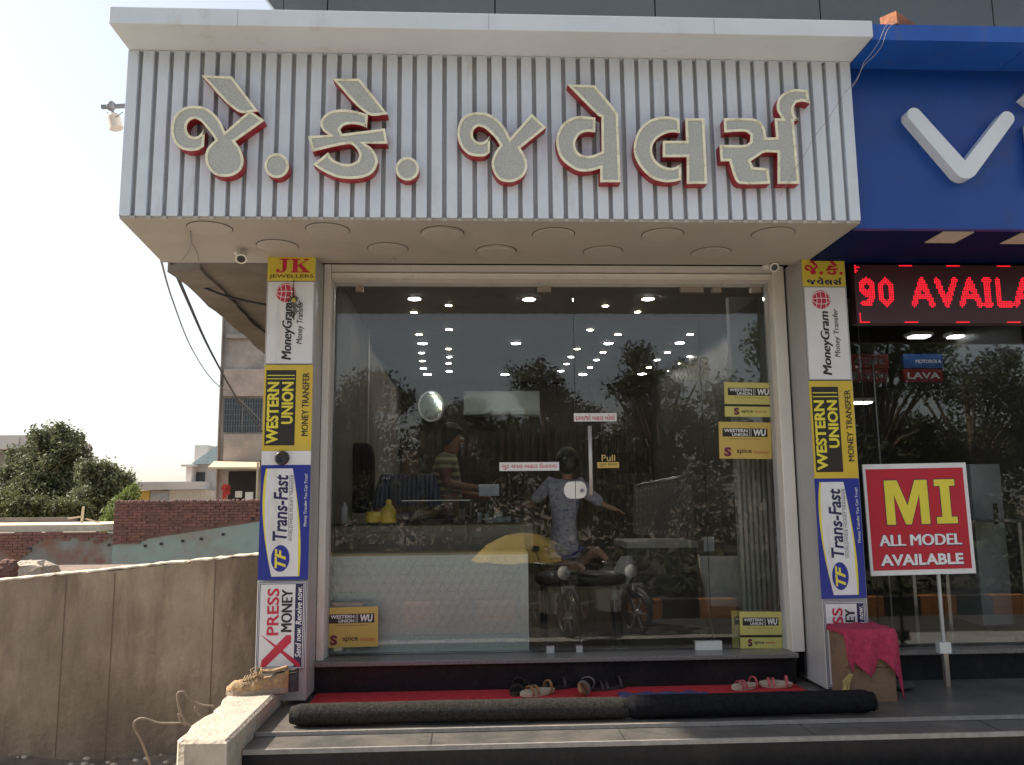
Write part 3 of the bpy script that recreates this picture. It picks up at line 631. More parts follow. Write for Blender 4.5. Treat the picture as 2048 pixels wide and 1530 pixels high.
# dirt heap at the wall foot
q = M(); nx, ny = 50, 12; vs = []
for j in range(ny):
    for i in range(nx):
        x = -5+i*.075; y = .05+j*.1; vs.append((x, y, ZG-.02+.14*(j/ny)**1.5*(1+.5*math.sin(x*3))+random.gauss(0, .012)))
q.add(vs, [(j*nx+i, j*nx+i+1, (j+1)*nx+i+1, (j+1)*nx+i) for j in range(ny-1) for i in range(nx-1)]); o = q.build('dirt_bank', mat('dirt_bank', (.17, .13, .10), .95, .3, 6, bump=.5, bsc=30)); tag(o, 'loose dirt piled along the foot of the beige wall', 'dirt', kind='stuff')
q = M()
for _ in range(160):
    x = random.uniform(-4.5, -1.5); y = random.uniform(.1, 1.1); r = random.uniform(.008, .03); q.ell((x, y, ZG+.02+.1*(y)**2*.8), (r, r*.8, r*.6), None, 6, 4)
tag(q.build('loose_stones', pierm), 'small loose stones scattered on the dirt by the wall', 'stones', kind='stuff')
def wire(name, pxs, y, r, m, label, cat='wire', sub=6):
    P = [U(a[0], a[1], a[2] if len(a) > 2 else y) for a in pxs]; out = []
    for i in range(len(P)-1):
        p0 = P[max(i-1, 0)]; p1 = P[i]; p2 = P[i+1]; p3 = P[min(i+2, len(P)-1)]
        for t in np.linspace(0, 1, sub, endpoint=False): out.append(.5*((2*p1)+(-p0+p2)*t+(2*p0-5*p1+4*p2-p3)*t*t+(-p0+3*p1-3*p2+p3)*t**3))
    out.append(P[-1]); o = M().tube([tuple(q) for q in out], r, 6).build(name, m, smooth=True); return tag(o, label, cat)
rust = mat('rusty_steel', (.20, .15, .11), .6, .2, 20)
wire('rebar', [(300, 1530), (286, 1490), (268, 1452), (275, 1439), (290, 1437), (320, 1446), (365, 1446), (372, 1450)], -.6, .006, rust, 'bent rusty bar looping low beside the concrete pier', 'rebar')
wire('rebar', [(385, 1455), (365, 1435), (356, 1405), (356, 1386), (368, 1385), (382, 1400), (405, 1410), (428, 1412)], -.7, .006, rust, 'bent rusty bar hooking upward above the concrete pier', 'rebar')
wire('rebar', [(372, 1452), (360, 1440), (357, 1427)], -.9, .005, rust, 'short rusty stub, leftmost of the two behind the pier', 'rebar')
wire('rebar', [(400, 1430), (392, 1420), (390, 1413)], -.9, .005, rust, 'short rusty stub close to the hooked bar behind the pier', 'rebar')
# ================================================================== SHOES
tan = mat('tan_suede', (.42, .27, .12), .8, .3, 14, bump=.4, bsc=80, dirt=(.24, .17, .11), dscale=22, dthr=.5); solem = mat('shoe_sole', (.30, .23, .18), .8, .2, 30); darks = mat('dark_suede', (.045, .04, .042), .8, .3, 20); lacem = mat('laces', (.36, .27, .15), .8, .2)
darkin = mat('shoe_lining', (.05, .035, .025), .9, .2)
def shoe(loc, ang, L, m, label, sm=None, laces=True):
    """toe toward -x before rotation"""
    t = thing('shoe', label, 'shoe', loc, 'worn shoes left on the pier'); c, s = math.cos(ang), math.sin(ang)
    def T(p): return (loc[0]+p[0]*c-p[1]*s, loc[1]+p[0]*s+p[1]*c, loc[2]+p[2])
    ts = np.linspace(0, 1, 17); sole = M(); up = M(); N = 14; vs = []
    hw = lambda u: L*(.10+.065*math.sin(math.pi*min(1, u*1.35)**.8)-.025*math.sin(math.pi*max(0, (u-.45)/.55)))*min(1, (u+.02)*6)**.5*min(1, (1.012-u)*8)**.5
    poly = [( -L/2+L*u, hw(u)) for u in ts]+[(-L/2+L*u, -hw(u)) for u in ts[::-1]]
    sole.prism(poly, lambda a, b, d: T((a, b, d)), 0, .028); sole.build('sole', sm or solem, t)
    for u in ts:
        w = hw(u)*.97; h = L*(.13+.10*min(1, max(0, (u-.1)/.42))**1.3+.09*max(0, (u-.55)/.45)**1.0)*min(1, (u+.02)*7)**.5
        if .5 < u < .8: h *= 1-.16*math.sin(math.pi*(u-.5)/.3)
        for k in range(N+1):
            a = math.pi*k/N; op = .0
            y = w*math.cos(a)*(1-.25*math.sin(a)*(u > .35)); z = .028+h*math.sin(a)**.75 if 0 < k < N else .026
            if u > .52 and abs(math.cos(a)) < .45: z = .028+h*(.70 if u < .97 else .98)   # foot opening
            vs.append(T((-L/2+L*u, y+.006*math.sin(u*31+a*3)*(u < .6), z+random.gauss(0, .0014)-.012*max(0, math.sin(u*22+.6))*math.sin(a)*(.1 < u < .5))))
    n = N+1; up.add(vs, [(i*n+k, i*n+k+1, (i+1)*n+k+1, (i+1)*n+k) for i in range(16) for k in range(N)]+[tuple(range(16*n, 17*n))]); up.build('upper', m, t, smooth=True)
    ln = M(); pts = [T((-L/2+L*(.76+.21*math.cos(a)), L*.052*math.sin(a), .03+L*(.27+.05*(math.cos(a) > 0)*math.cos(a)))) for a in np.linspace(0, 2*math.pi, 21)[:-1]]
    ln.tube(pts+[pts[0]], .008, 6); ln.build('collar', m, t, smooth=True); ln = M(); ln.add([(q_[0], q_[1], q_[2]-.012) for q_ in pts], [tuple(range(20))]); ln.build('lining', darkin, t)
    if laces:
        lc = M()
        for i in range(6):
            u = .27+i*.045; h = L*(.13+.10*min(1, max(0, (u-.1)/.42))**1.3); w = hw(u)*.55
            lc.tube([T((-L/2+L*u, w, .028+h*.85)), T((-L/2+L*(u+.02), 0, .04+h*1.0)), T((-L/2+L*(u+.045), -w, .028+h*.88))], .0035, 6)
            lc.tube([T((-L/2+L*u, -w, .028+h*.85)), T((-L/2+L*(u+.02), 0, .042+h*1.0)), T((-L/2+L*(u+.045), w, .028+h*.88))], .0035, 6)
        for k in range(5):
            a = T((-L/2+L*.5, 0, .03+L*.23)); b = [a[0]+random.gauss(0, .03), a[1]-.01-.02*random.random(), a[2]+random.uniform(0, .035)]; lc.tube([a, ((a[0]+b[0])/2+.01, (a[1]+b[1])/2, max(a[2], b[2])+.015), b, (b[0]+.02, b[1]-.02, b[2]-.03)], .003, 5)
        lc.build('laces', lacem, t, smooth=True)
    return t
p = Uz(525, 1389, -.05); shoe((p[0]-.035, p[1]+.03, -.05), .12, .335, tan, 'tan suede lace-up shoe pointing left on the concrete pier')
p = Uz(585, 1380, -.05); shoe((-1.118, -.495, -.05), .0, .28, darks, 'dark dusty shoe tucked behind the tan one on the pier', darks, False)
def sandal(px, py, ang, L, m, ms, label, tip=0, z=-.134):
    p = Uz(px, py, z); t = thing('sandal', label, 'sandal', (p[0], p[1], z), 'footwear left outside the shop door'); c, s = math.cos(ang), math.sin(ang); ct, st_ = math.cos(tip), math.sin(tip)
    def T(q):
        x, y, zz = q; y, zz = y*ct-zz*st_, y*st_+zz*ct
        return (p[0]+x*c-y*s, p[1]+x*s+y*c, z+zz+abs(st_)*L*.17)
    poly = [(-L/2*math.cos(a), L*(.17+.03*math.cos(a))*math.sin(a)) for a in np.linspace(0, 2*math.pi, 22)[:-1]]
    M().prism(poly, lambda a, b, d: T((a, b, d)), 0, .018).build('sole', ms, t)
    for i, cx in enumerate((-.22, -.08, .3)):
        q = M(); n = 9; vs = []
        for k in range(n):
            a = math.pi*k/(n-1)
            for dx in (-.035, .035): vs.append(T((L*(cx+dx), L*.19*math.cos(a), .012+L*(.17 if i < 2 else .26)*math.sin(a)))); 
        for k in range(n):
            a = math.pi*k/(n-1)
            for dx in (-.035, .035): vs.append(T((L*(cx+dx), L*.175*math.cos(a), .010+L*(.155 if i < 2 else .245)*math.sin(a))))
        q.add(vs, [(2*k, 2*k+1, 2*k+3, 2*k+2) for k in range(n-1)]+[(2*n+2*k+2, 2*n+2*k+3, 2*n+2*k+1, 2*n+2*k) for k in range(n-1)]+[(2*k, 2*k+2, 2*n+2*k+2, 2*n+2*k) for k in range(n-1)]+[(2*k+1, 2*n+2*k+1, 2*n+2*k+3, 2*k+3) for k in range(n-1)]); q.build('strap', m, t)
darkl = mat('dark_leather', (.03, .022, .02), .5, .2); brown = mat('brown_leather', (.25, .13, .06), .6, .2); pink = mat('pink_rubber', (.5, .10, .12), .5, .15); creams = mat('cream_sole', (.5, .4, .3), .7, .1); greyl = mat('grey_leather', (.16, .15, .15), .6, .2)
# red carpet, mat
tag(B(-.93, 2.0, -.83, YJ-.012, -.141, -.135).build('red_carpet', redcarpet), 'flat red carpet strip lying in front of the shop doorway', 'carpet')
a = Uz(1245, 1392, -.1); b = Uz(1430, 1390, -.1)
q = M(); nx, ny = 20, 8; vs = [(a[0]+(b[0]-a[0])*i/(nx-1), -.38-.42*j/(ny-1)+.008*math.sin(i), -.132+.006+.012*(.5+.5*math.sin(i*1.3+j*.7))) for j in range(ny) for i in range(nx)]
q.add(vs, [(j*nx+i, (j+1)*nx+i, (j+1)*nx+i+1, j*nx+i+1) for j in range(ny-1) for i in range(nx-1)]); om = q.build('door_mat', purple); tag(om, 'rumpled purple blue mat on the red carpet by the door', 'mat'); so_ = om.modifiers.new('s', 'SOLIDIFY'); so_.thickness = .006
sandal(1035, 1384, 1.4, .24, darkl, darkl, 'black sandal at the left end of the footwear row'); sandal(1075, 1390, .5, .24, brown, creams, 'brown sandal with cream sole lying across the black pair', .2)
sandal(1058, 1374, .9, .24, darkl, darkl, 'black sandal half hidden behind the brown one'); sandal(1105, 1378, .2, .23, darkl, darkl, 'black strappy sandal right behind the brown one'); sandal(1165, 1388, 1.3, .23, greyl, brown, 'grey and brown shoe tipped on its side left of the purple mat', 1.0)
sandal(1215, 1378, .3, .24, darkl, darkl, 'black slipper touching the edge of the purple mat'); sandal(1490, 1378, .4, .2, pink, creams, 'pink sandal nearest the purple mat on the right', .25); sandal(1552, 1374, -.2, .2, pink, creams, 'pink sandal nearest the right pillar', .3)
# ------------------------------------------------------------------ carpet roll
rl = thing('carpet_roll', 'long rolled dark carpet lying across the top step in front of the doorway', 'carpet roll', (.3, -.9, -.141))
rx0, rxm, rx1 = X(583, 1425, -.88), X(1262, 1410, -.88), X(1742, 1400, -.88); rad = .058; cz0 = -.14+rad
def rollseg(x0, x1, ra, m, name, seam=0):
    n = 40; k = int((x1-x0)/.05); q = M(); vs = []
    for i in range(k+1):
        x = x0+(x1-x0)*i/k
        for j in range(n):
            a = 2*math.pi*j/n; rr_ = ra*(1+.018*math.sin(x*3.1+a)+.01*math.sin(x*11+2*a)); e = 1-.25*max(0, (1 if i in (0, k) else 0)); vs.append((x, -.90+rr_*e*math.cos(a), cz0+(ra-rad)+rr_*e*math.sin(a)*(.96 if math.sin(a) < 0 else 1)))
    q.add(vs, [(i*n+j, i*n+(j+1) % n, (i+1)*n+(j+1) % n, (i+1)*n+j) for i in range(k) for j in range(n)]+[tuple(range(n))[::-1], tuple(range(k*n, (k+1)*n))]); return q.build(name, m, rl, smooth=False)
rollseg(rx0, rxm, rad*.97, carpet_grey, 'grey_roll'); rollseg(rxm-.04, rx1, rad*1.04, carpet, 'black_roll')  # left length is greyer than the right one
q = M()
for xx_ in (rx1+.001,):
    sp = [(xx_, -.90+(.010+.046*t/30)*math.cos(t*.75), cz0+(.010+.046*t/30)*math.sin(t*.75)) for t in range(31)]; q.tube(sp, .004, 5)
q.build('spiral_end', carpet_grey, rl)
# ------------------------------------------------------------------ stool with towel
ply = mat('old_plywood', (.24, .15, .09), .8, .3, 9, bump=.2, dirt=(.13, .09, .06), dscale=9, dthr=.52)
p = Uz(1728, 1408, -.141); sx0 = p[0]-.065; sy = p[1]+.03
stl = thing('wooden_box', 'old wooden box on the landing right of the carpet roll, under a pink towel', 'box', (p[0]+.05, sy+.1, -.141))
sx1 = X(1795, 1400, sy); zt = float(U(1740, 1262, sy)[2])-.008
for zz0, zz1 in ((-.141, -.141+(zt+.141)*.49), (-.139+(zt+.141)*.49, zt)): B(sx0, sx1, sy, sy+.02, zz0, zz1).build('board', ply, stl, bevel=.003)
B(sx0, sx0+.02, sy+.021, sy+.24, -.141, zt).build('board', ply, stl); B(sx1-.02, sx1, sy+.021, sy+.24, -.141, zt).build('board', ply, stl); B(sx0-.005, sx1+.005, sy-.005, sy+.25, zt+.001, zt+.016).build('lid', ply, stl)
towel = mat('pink_towel', (.36, .03, .08), .95, .22, 40, bump=.5, bsc=140)
q = M(); nx, ny = 46, 40; vs = []; zt2 = zt+.022
for j in range(ny):
    for i in range(nx):
        u = i/(nx-1); v = j/(ny-1); x = sx0-.045+(sx1-sx0+.10)*u; s_len = v*.62
        ex = abs(u-.5)*2
        hang = .165+.10*math.sin(u*3.1+.5)**2+.04*math.sin(u*7+1)+(.09 if u > .9 else 0)*(u-.9)*10
        hang = {True: .26-.35*abs(u-.42), False: .17+1.1*max(0, u-.62)**1.3*.55}[u < .55]+.0
        if u < .2: hang = .10+.8*u
        if s_len < .27: y = sy+.262-s_len; z = zt2+.003*math.sin(x*60+y*40)
        else:
            d = (s_len-.27)/.35*hang; fold = .012*math.sin(u*17+d*6)*min(1, d*14); y = sy-.012-.014*min(1, d*20)-fold-.02*d; z = zt2-d
        if x > sx1+.008: k_ = (x-sx1-.008); x = sx1+.008+.3*k_; z -= k_*.9
        if x < sx0-.008: k_ = (sx0-.008-x); x = sx0-.008-.3*k_; z -= k_*.9
        vs.append((x, y, z))
q.add(vs, [(j*nx+i, (j+1)*nx+i, (j+1)*nx+i+1, j*nx+i+1) for j in range(ny-1) for i in range(nx-1)]); ot = q.build('pink_towel', towel, smooth=True); tag(ot, 'bright pink towel draped over the wooden box', 'towel'); so_ = ot.modifiers.new('s', 'SOLIDIFY'); so_.thickness = .004
q = M()
for k in range(9): q.tube([(sx0-.015-.004*k, sy-.01-.006*k, -.137), (sx0-.02-.003*k+.01*math.sin(k), sy-.02, -.05+.03*math.sin(k*2)), (sx0+.01*math.cos(k), sy-.03, .02)], .006, 6)
tag(q.build('broom_bristles', mat('straw', (.42, .33, .12), .9, .3, 30)), 'yellow straw broom head propped between pillar and wooden box', 'broom')
q = M(); a = Uz(1812, 1385, -.141); q.ell((a[0], a[1]+.1, -.117), (.11, .09, .024), None, 18, 8); tag(q.build('folded_rag', mat('rag', (.05, .045, .045), .9, .3, 20), smooth=True), 'dark rag lying on the landing just behind the wooden box', 'rag')
# ================================================================== BLUE SHOP NEXT DOOR
nb = thing('blue_shop', 'blue clad phone shop with deep fascia and dark glass beside the jewellery shop', 'building', (4.3, -.3, -.141))
yc = -1.38; nz0, nz1 = float(U(1900, 82, yc)[2]), float(U(1900, 51, yc)[2]); nx0 = cxr+.003; NX = 9.0
B(nx0, 3.06, yc, -.3, nz0, nz1).build('cornice', brightblue, nb); B(3.064, NX, yc, -.3, nz0, nz1).build('cornice', brightblue, nb)
yb = float(Uz(1760, 138, nz0)[1]); bz0 = float(U(1900, 458, yb)[2]); print('blue', yb, bz0, nz0)
B(XBR+.004, NX, yb, yb+.04, bz0, nz0-.001).build('fascia_panel', blue, nb)
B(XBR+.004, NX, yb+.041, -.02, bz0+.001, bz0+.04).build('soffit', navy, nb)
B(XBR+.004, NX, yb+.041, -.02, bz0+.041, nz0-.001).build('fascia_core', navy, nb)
for pts in ([(1853, 484), (1893, 463), (1938, 463), (1905, 484)], [(2008, 486), (2040, 466), (2085, 466), (2060, 486)]):
    P = [Uz(a, b, bz0) for a, b in pts]; x0 = min(p[0] for p in P); x1 = max(p[0] for p in P); y0 = min(p[1] for p in P)+.0; y1 = max(p[1] for p in P)
    B((x0+x1)/2-.09, (x0+x1)/2+.09, y0, y1, bz0-.006, bz0-.0002).build('light_panel', mat('ceiling_light_panel', (.55, .5, .42), .5, .05) if 'ceiling_light_panel' not in MATS else MATS['ceiling_light_panel'], nb)
# V mark
vs_ = thing('vivid_sign', 'raised white V shaped letter and part of the next letter on the blue fascia', 'sign', (3.0, yb, 2.6)); vs_.name = 'letter_sign'
yv = yb-.075
def P2(px, py): p = U(px, py, yv); return np.array([p[0], p[2]])
A, Bm, Cc = P2(1829, 229), P2(1932, 343), P2(2015, 236); hw_ = .041
def vpoly():
    d1 = (Bm-A)/np.linalg.norm(Bm-A); d2 = (Cc-Bm)/np.linalg.norm(Cc-Bm); n1 = np.array([-d1[1], d1[0]]); n2 = np.array([-d2[1], d2[0]]); out = []
    for a in np.linspace(0, math.pi, 9): out.append(A+hw_*(n1*math.cos(a)-d1*math.sin(a)))   # cap at A from left side to right
    c0 = math.atan2(-n1[1], -n1[0]); c1 = math.atan2(-n2[1], -n2[0])
    while c1 < c0: c1 += 2*math.pi
    cen = Bm+(n1+n2)/np.linalg.norm(n1+n2)*.03; 
    for a in np.linspace(c0, c1, 9): out.append(cen+(hw_+.03)*np.array([math.cos(a), math.sin(a)]))
    for a in np.linspace(0, math.pi, 9): out.append(Cc+hw_*(-n2*math.cos(a)+d2*math.sin(a)))
    m_ = (n1+n2)/np.linalg.norm(n1+n2); out.append(Bm+m_*hw_/np.dot(m_, n1)); return out
q = M(); q.prism(vpoly(), lambda u, v, d: (u, yv+d, v), .073, 0); q.build('letter', white, vs_)
c = P2(2073, 192); q = M(); q.prism([c+np.array(o) for o in ((-.075, .0), (0, -.06), (.075, 0), (0, .075))], lambda u, v, d: (u, yv+d, v), .073, 0); q.build('letter', white, vs_)
c0_ = P2(2058, 240); c1_ = P2(2075, 362); q = M(); q.box(c0_[0], c0_[0]+.085, yv, yb-.002, c1_[1], c0_[1]); q.build('letter', white, vs_, bevel=.02)
# front glass of the blue shop
gx0 = xR1+.014; gz0, gz1 = .052, 2.36
B(gx0, NX, -.12, .02, -.141, .022).build('riser', granite, nb); B(gx0, NX, -.17, .1, .0225, .05).build('sill', sillm, nb)
for a, b in ((gx0, 2.62), (2.624, 4.0), (4.004, 6.2), (6.204, NX)): B(a, b, -.056, -.044, gz0, gz1).build('glass_pane', gl2, nb)
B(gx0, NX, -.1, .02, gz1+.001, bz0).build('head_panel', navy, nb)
dk = mat('shop_interior', (.055, .06, .06), .6, .2, 2); dkf = mat('neighbour_floor', (.12, .11, .10), .15, .1)
B(4.201, NX, 4.5, 4.7, 0, 3).build('wall', dk, nb); B(gx0, 3.9, .139, .02, 0, 0.0).v
B(NX, NX+.2, -.3, 4.7, -.141, 3).build('wall', dk, nb); B(4.201, NX, .1, 4.499, 2.6, 2.7).build('ceiling', dk, nb)
B(4.0, NX, .021, 4.7, -.1, .02).build('shop_floor', dkf, nb)
# the shop interiors are split by a party wall behind the right pillar
B(2.62, 2.66, .35, 6.49, .021, 2.70).build('party_wall', wallm, bld)
B(2.661, 4.2, 2.6, 2.65, .021, 2.70).build('rear_wall', dk, nb)
# things inside the blue shop
def brandboard(px0, py0, px1, py1, y, m, txt, tm, label, extra=None):
    a = U(px0, py1, y); b = U(px1, py0, y); t = thing('brand_board', label, 'sign', ((a[0]+b[0])/2, y, a[2])); sh = hsheet(a[0], b[0], a[2], b[2], y); sh.slab(m, .05, 'panel', t)
    if txt: sh.text(txt, *(extra or (.12, .25, .9, .75)), tm, t, .02, d=.002)
    return t, sh
t, sh = brandboard(1700, 738, 1776, 764, 1.2, mat('board_red', (.25, .01, .02), .5), 'GIONEE', inkg, 'dim red board reading GIONEE behind the neighbour glass', (.33, .28, .97, .68)); sh.disc(.13, .45, .1, .32, .001, inkg, 'logo', t)
brandboard(1700, 708, 1776, 736, 1.2, MATS['board_red'], 'Gift', inkg, 'dim red board stacked above the GIONEE board')
brandboard(1808, 738, 1885, 764, 1.2, MATS['board_red'], 'LAVA', inkw, 'red board with white letters LAVA behind the neighbour glass', (.1, .25, .92, .75))
brandboard(1808, 708, 1885, 736, 1.2, mat('board_blue', (.01, .08, .3), .5), 'MOTOROLA', inkw, 'small blue board stacked above the LAVA board', (.3, .35, .95, .6))
wl = mat('white_lamp', (.9, .9, .9), .5, 0, emit=(1, 1, 1), es=3)
for i, (px, py) in enumerate([(1845, 673), (1924, 673), (1728, 806), (1701, 579)]):
    p = U(px, py, 1.0); t = thing('strip_lamp', ['left white lamp under the red text display', 'right white lamp under the red text display', 'small faint lamp low behind the pillar edge', 'white lamp beside the left end of the red text display'][i], 'lamp', p)
    M().box(p[0]-.07, p[0]+.07, p[1], p[1]+.1, p[2], p[2]+.012).build('tube', wl, t); M().box(p[0]-.09, p[0]+.09, p[1]-.01, p[1]+.12, p[2]+.0125, p[2]+.04).build('housing', whitepl, t)
wcab = mat('cabinet_white', (.62, .64, .66), .4, .05); screenm = mat('cabinet_screen', (.05, .12, .13), .1, .1)
a = U(1952, 1228, .7); b = U(1985, 928, .7)
t = thing('display_cabinet', 'tall white display cabinet standing inside the blue shop at the far right', 'cabinet', (a[0]+.3, .9, .05))
B(a[0]+.05, a[0]+.75, .7, 1.2, .06, b[2]).build('body', wcab, t, bevel=.01); B(a[0]+.30, a[0]+.7, .685, .699, .75, b[2]-.03).build('screen', screenm, t); B(a[0]+.27, a[0]+.73, .675, .6845, .72, .745).build('ledge', wcab, t); B(a[0]+.20, a[0]+.22, .67, .699, .8, .95).build('handle', black, t)
p = U(1995, 1225, .3); t = thing('glass_table', 'thin legged glass table behind the neighbour window', 'table', (p[0]-.1, .5, .02)); 
zt_ = float(U(1950, 1045, .3)[2]); B(p[0]-.35, p[0]+.25, .3, .8, zt_, zt_+.02).build('table_top', mat('table_top', (.15, .15, .15), .2, .05), t)
for xx_ in (p[0]-.33, p[0]+.22):
    for yy_ in (.32, .77): B(xx_-.012, xx_+.012, yy_-.012, yy_+.012, .021, zt_-.001).build('leg', steel, t)
q = M(); p = U(1748, 720, .4); q.tube([(p[0], .4, .03), (p[0]-.01, .4, p[2])], .007, 6); tag(q.build('thin_post', steel), 'thin upright metal post behind the neighbour glass', 'post')
# ------------------------------------------------------------------ LED text display
yl = -.42; la = U(1708, 645, yl); lb = U(1708, 528, yl); lx0 = U(1711, 590, yl)[0]; lz0, lz1 = float(U(1900, 646, yl)[2]), float(U(1900, 530, yl)[2])
lx0 = max(lx0, xR1+.002)
led = thing('led_display', 'black scrolling display with red glowing dots reading 90 AVAILABLE', 'display', (lx0+.8, yl, lz0))
B(lx0, lx0+2.2, yl, yl+.09, lz0, lz1).build('casing', mat('led_panel', (.05, .018, .024), .4, .1), led, bevel=.004)
H = lz1-lz0; NR = 34; pt = H/NR
G = {'9': [[(.9,.6),(.5,.4),(.15,.6),(.15,.85),(.5,1),(.88,.85),(.88,.35),(.6,.02),(.2,.06)]], '0': [[(.5,1),(.15,.8),(.15,.2),(.5,0),(.85,.2),(.85,.8),(.5,1)]],
     'A': [[(0,0),(.5,1),(1,0)],[(.22,.32),(.78,.32)]], 'V': [[(0,1),(.5,0),(1,1)]], 'I': [[(.5,0),(.5,1)],[(.1,1),(.9,1)],[(.1,0),(.9,0)]], 'L': [[(.1,1),(.1,0),(1,0)]], 'B': [[(.1,0),(.1,1),(.7,1),(.9,.78),(.7,.52),(.1,.52)],[(.7,.52),(.95,.27),(.7,0),(.1,0)]], 'E': [[(.95,1),(.1,1),(.1,0),(.95,0)],[(.1,.5),(.8,.5)]]}
on = set(); cx_ = 2.0
def seg(p, a, b):
    a = np.array(a); b = np.array(b); t = np.clip(np.dot(p-a, b-a)/(np.dot(b-a, b-a)+1e-9), 0, 1); return np.linalg.norm(p-(a+t*(b-a)))
for ch in '90 AVAILABLE':
    if ch == ' ': cx_ += 8; continue
    w = 8 if ch in '90LBE' else (10.5 if ch in 'AV' else 3)
    for i in range(-2, int(w)+3):
        for j in range(9, 27):
            pp = np.array([i, j-10.5]); 
            for st_ in G[ch]:
                for a, b in zip(st_[:-1], st_[1:]):
                    if seg(pp, (a[0]*w, a[1]*14), (b[0]*w, b[1]*14)) < 1.7: on.add((int(cx_+i), j))
    cx_ += w+3.6
NC = int(2.2/pt)
for j in range(NR):
    pass
for k in range(0, NC, 30):
    for i in range(8):
        on.add((k+(26 if k == 0 else 24)-2+i+2, NR-1)); on.add((k+27+i, 0))
for j in range(29, 34): on.add((0, j)); 
for j in range(0, 6): on.add((1, j))
for i in range(6): on.add((1+i, 0))
for i in range(2): on.add((1+i, 32)); on.add((1, 30))
q = M()
for (i, j) in on:
    if 0 <= i < NC: x = lx0+.006+i*pt; z = lz0+j*pt+.001; q.add([(x, yl-.001, z), (x+pt*.68, yl-.001, z), (x+pt*.68, yl-.001, z+pt*.68), (x, yl-.001, z+pt*.68)], [(0, 1, 2, 3)])
q.build('lit_dots', mat('led_red', (.5, 0, .01), .5, 0, emit=(1, .012, .03), es=.8), led, kind='stuff')
q = M()
for i in range(NC):
    for j in range(NR):
        if (i, j) in on: continue
        x = lx0+.006+i*pt; z = lz0+j*pt+.001; q.add([(x, yl-.0006, z), (x+pt*.5, yl-.0006, z), (x+pt*.5, yl-.0006, z+pt*.5), (x, yl-.0006, z+pt*.5)], [(0, 1, 2, 3)])
q.build('unlit_dots', mat('led_off', (.09, .025, .03), .5, 0), led, kind='stuff')
# ------------------------------------------------------------------ MI board on a stand
ym = -.32; mi = thing('sale_board', 'red square board with yellow letters MI and white words ALL MODEL AVAILABLE on a post', 'sign', (2.9, ym, -.1))
o_ = U(1744, 1152, ym); r_ = U(1950, 1154, ym); tl = U(1735, 929, ym); W_ = float(r_[0]-o_[0]); H_ = float(tl[2]-o_[2]); ax_ = np.array([1, 0, .012]); 
sh = Sheet((o_[0]-.005, ym, o_[2]), ax_, (-.012, 0, 1), (0, -1, 0), W_+.015, H_); sh.slab(signw, .012, 'panel', mi); sh.rect(.025, .045, .965, .955, .001, signr, 'red_field', mi)
def outl(poly, m1, m2, lay=.0018):
    P = [np.array([a*sh.W, b*sh.H]) for a, b in poly]; big = inset(P, -.005); sh.poly([(a/sh.W, b/sh.H) for a, b in big], lay, m1, 'outline', mi); sh.poly(poly, lay+.0006, m2, 'lettering', mi)
outl([(.19, .45), (.19, .85), (.315, .85), (.40, .62), (.485, .85), (.605, .85), (.605, .45), (.52, .45), (.52, .72), (.425, .45), (.37, .45), (.275, .72), (.275, .45)], inkn, lemon)
outl([(.67, .45), (.67, .51), (.725, .51), (.725, .79), (.67, .79), (.67, .85), (.87, .85), (.87, .79), (.815, .79), (.815, .51), (.87, .51), (.87, .45)], inkn, lemon, .0018)
for tx, v0, v1, u0, u1 in (('ALL MODEL', .26, .36, .10, .89), ('AVAILABLE', .085, .185, .10, .89)):
    sh.text(tx, u0-.006, v0-.008, u1+.006, v1+.004, inkn, mi, .05, d=.0018); sh.text(tx, u0, v0, u1, v1, inkw, mi, .035, d=.0027)
p = U(1877, 1155, ym+.02); p2 = U(1887, 1285, ym+.02); M().bar((p[0], ym+.02, p[2]+.2), (p2[0], ym+.02, p2[2]+.004), .018, .015).build('post', alu, mi); B(p2[0]-.035, p2[0]+.035, ym, ym+.05, -.14+.195, p2[2]+.003).build('foot', whitepl, mi)
B(p2[0]-.014, p2[0]+.014, ym-.0, ym+.03, -.140, .0545).build('foot_block', MATS['fitting'], mi)
# ------------------------------------------------------------------ glass facade above
gfm = mat('facade_glass', (.13, .15, .152), .3, .12, .35, dirt=(.10, .115, .12), dscale=.7, dthr=.5); yg = 1.6
ub = thing('glass_facade', 'grey green glazed upper facade with slanted left end rising above both shops', 'building', (4, yg, 3.2))
pxs_ = [548, 567, 655, 990, 1310, 1640, 1985, 2300, 2700]
for i in range(len(pxs_)-1):
    a = U(pxs_[i], 17, yg); b = U(pxs_[i+1], 17, yg); t0 = U(535, 0, yg); sl0 = (t0[0]-a[0])/(t0[2]-a[2]) if i == 0 else 0
    q = M(); q.prism([(b[0]-.016, a[2]-.3), (b[0]-.006, a[2]-.3), (b[0]-.006, 9), (a[0]+sl0*(9-a[2]), 9), (a[0]+sl0*.0, a[2]), (a[0]-sl0*.02, a[2]-.02)] if i == 0 else [(a[0]+.006, 3.0), (b[0]-.006, 3.0), (b[0]-.006, 9), (a[0]+.006, 9)], lambda u, v, d: (u, yg+d, v), .1, 0); q.build('glass_panel', gfm, ub)
a = U(545, 17, yg); B(a[0]+.45, a[0]+20, yg+.12, yg+8, 3.601, 9).build('core', dk, ub)
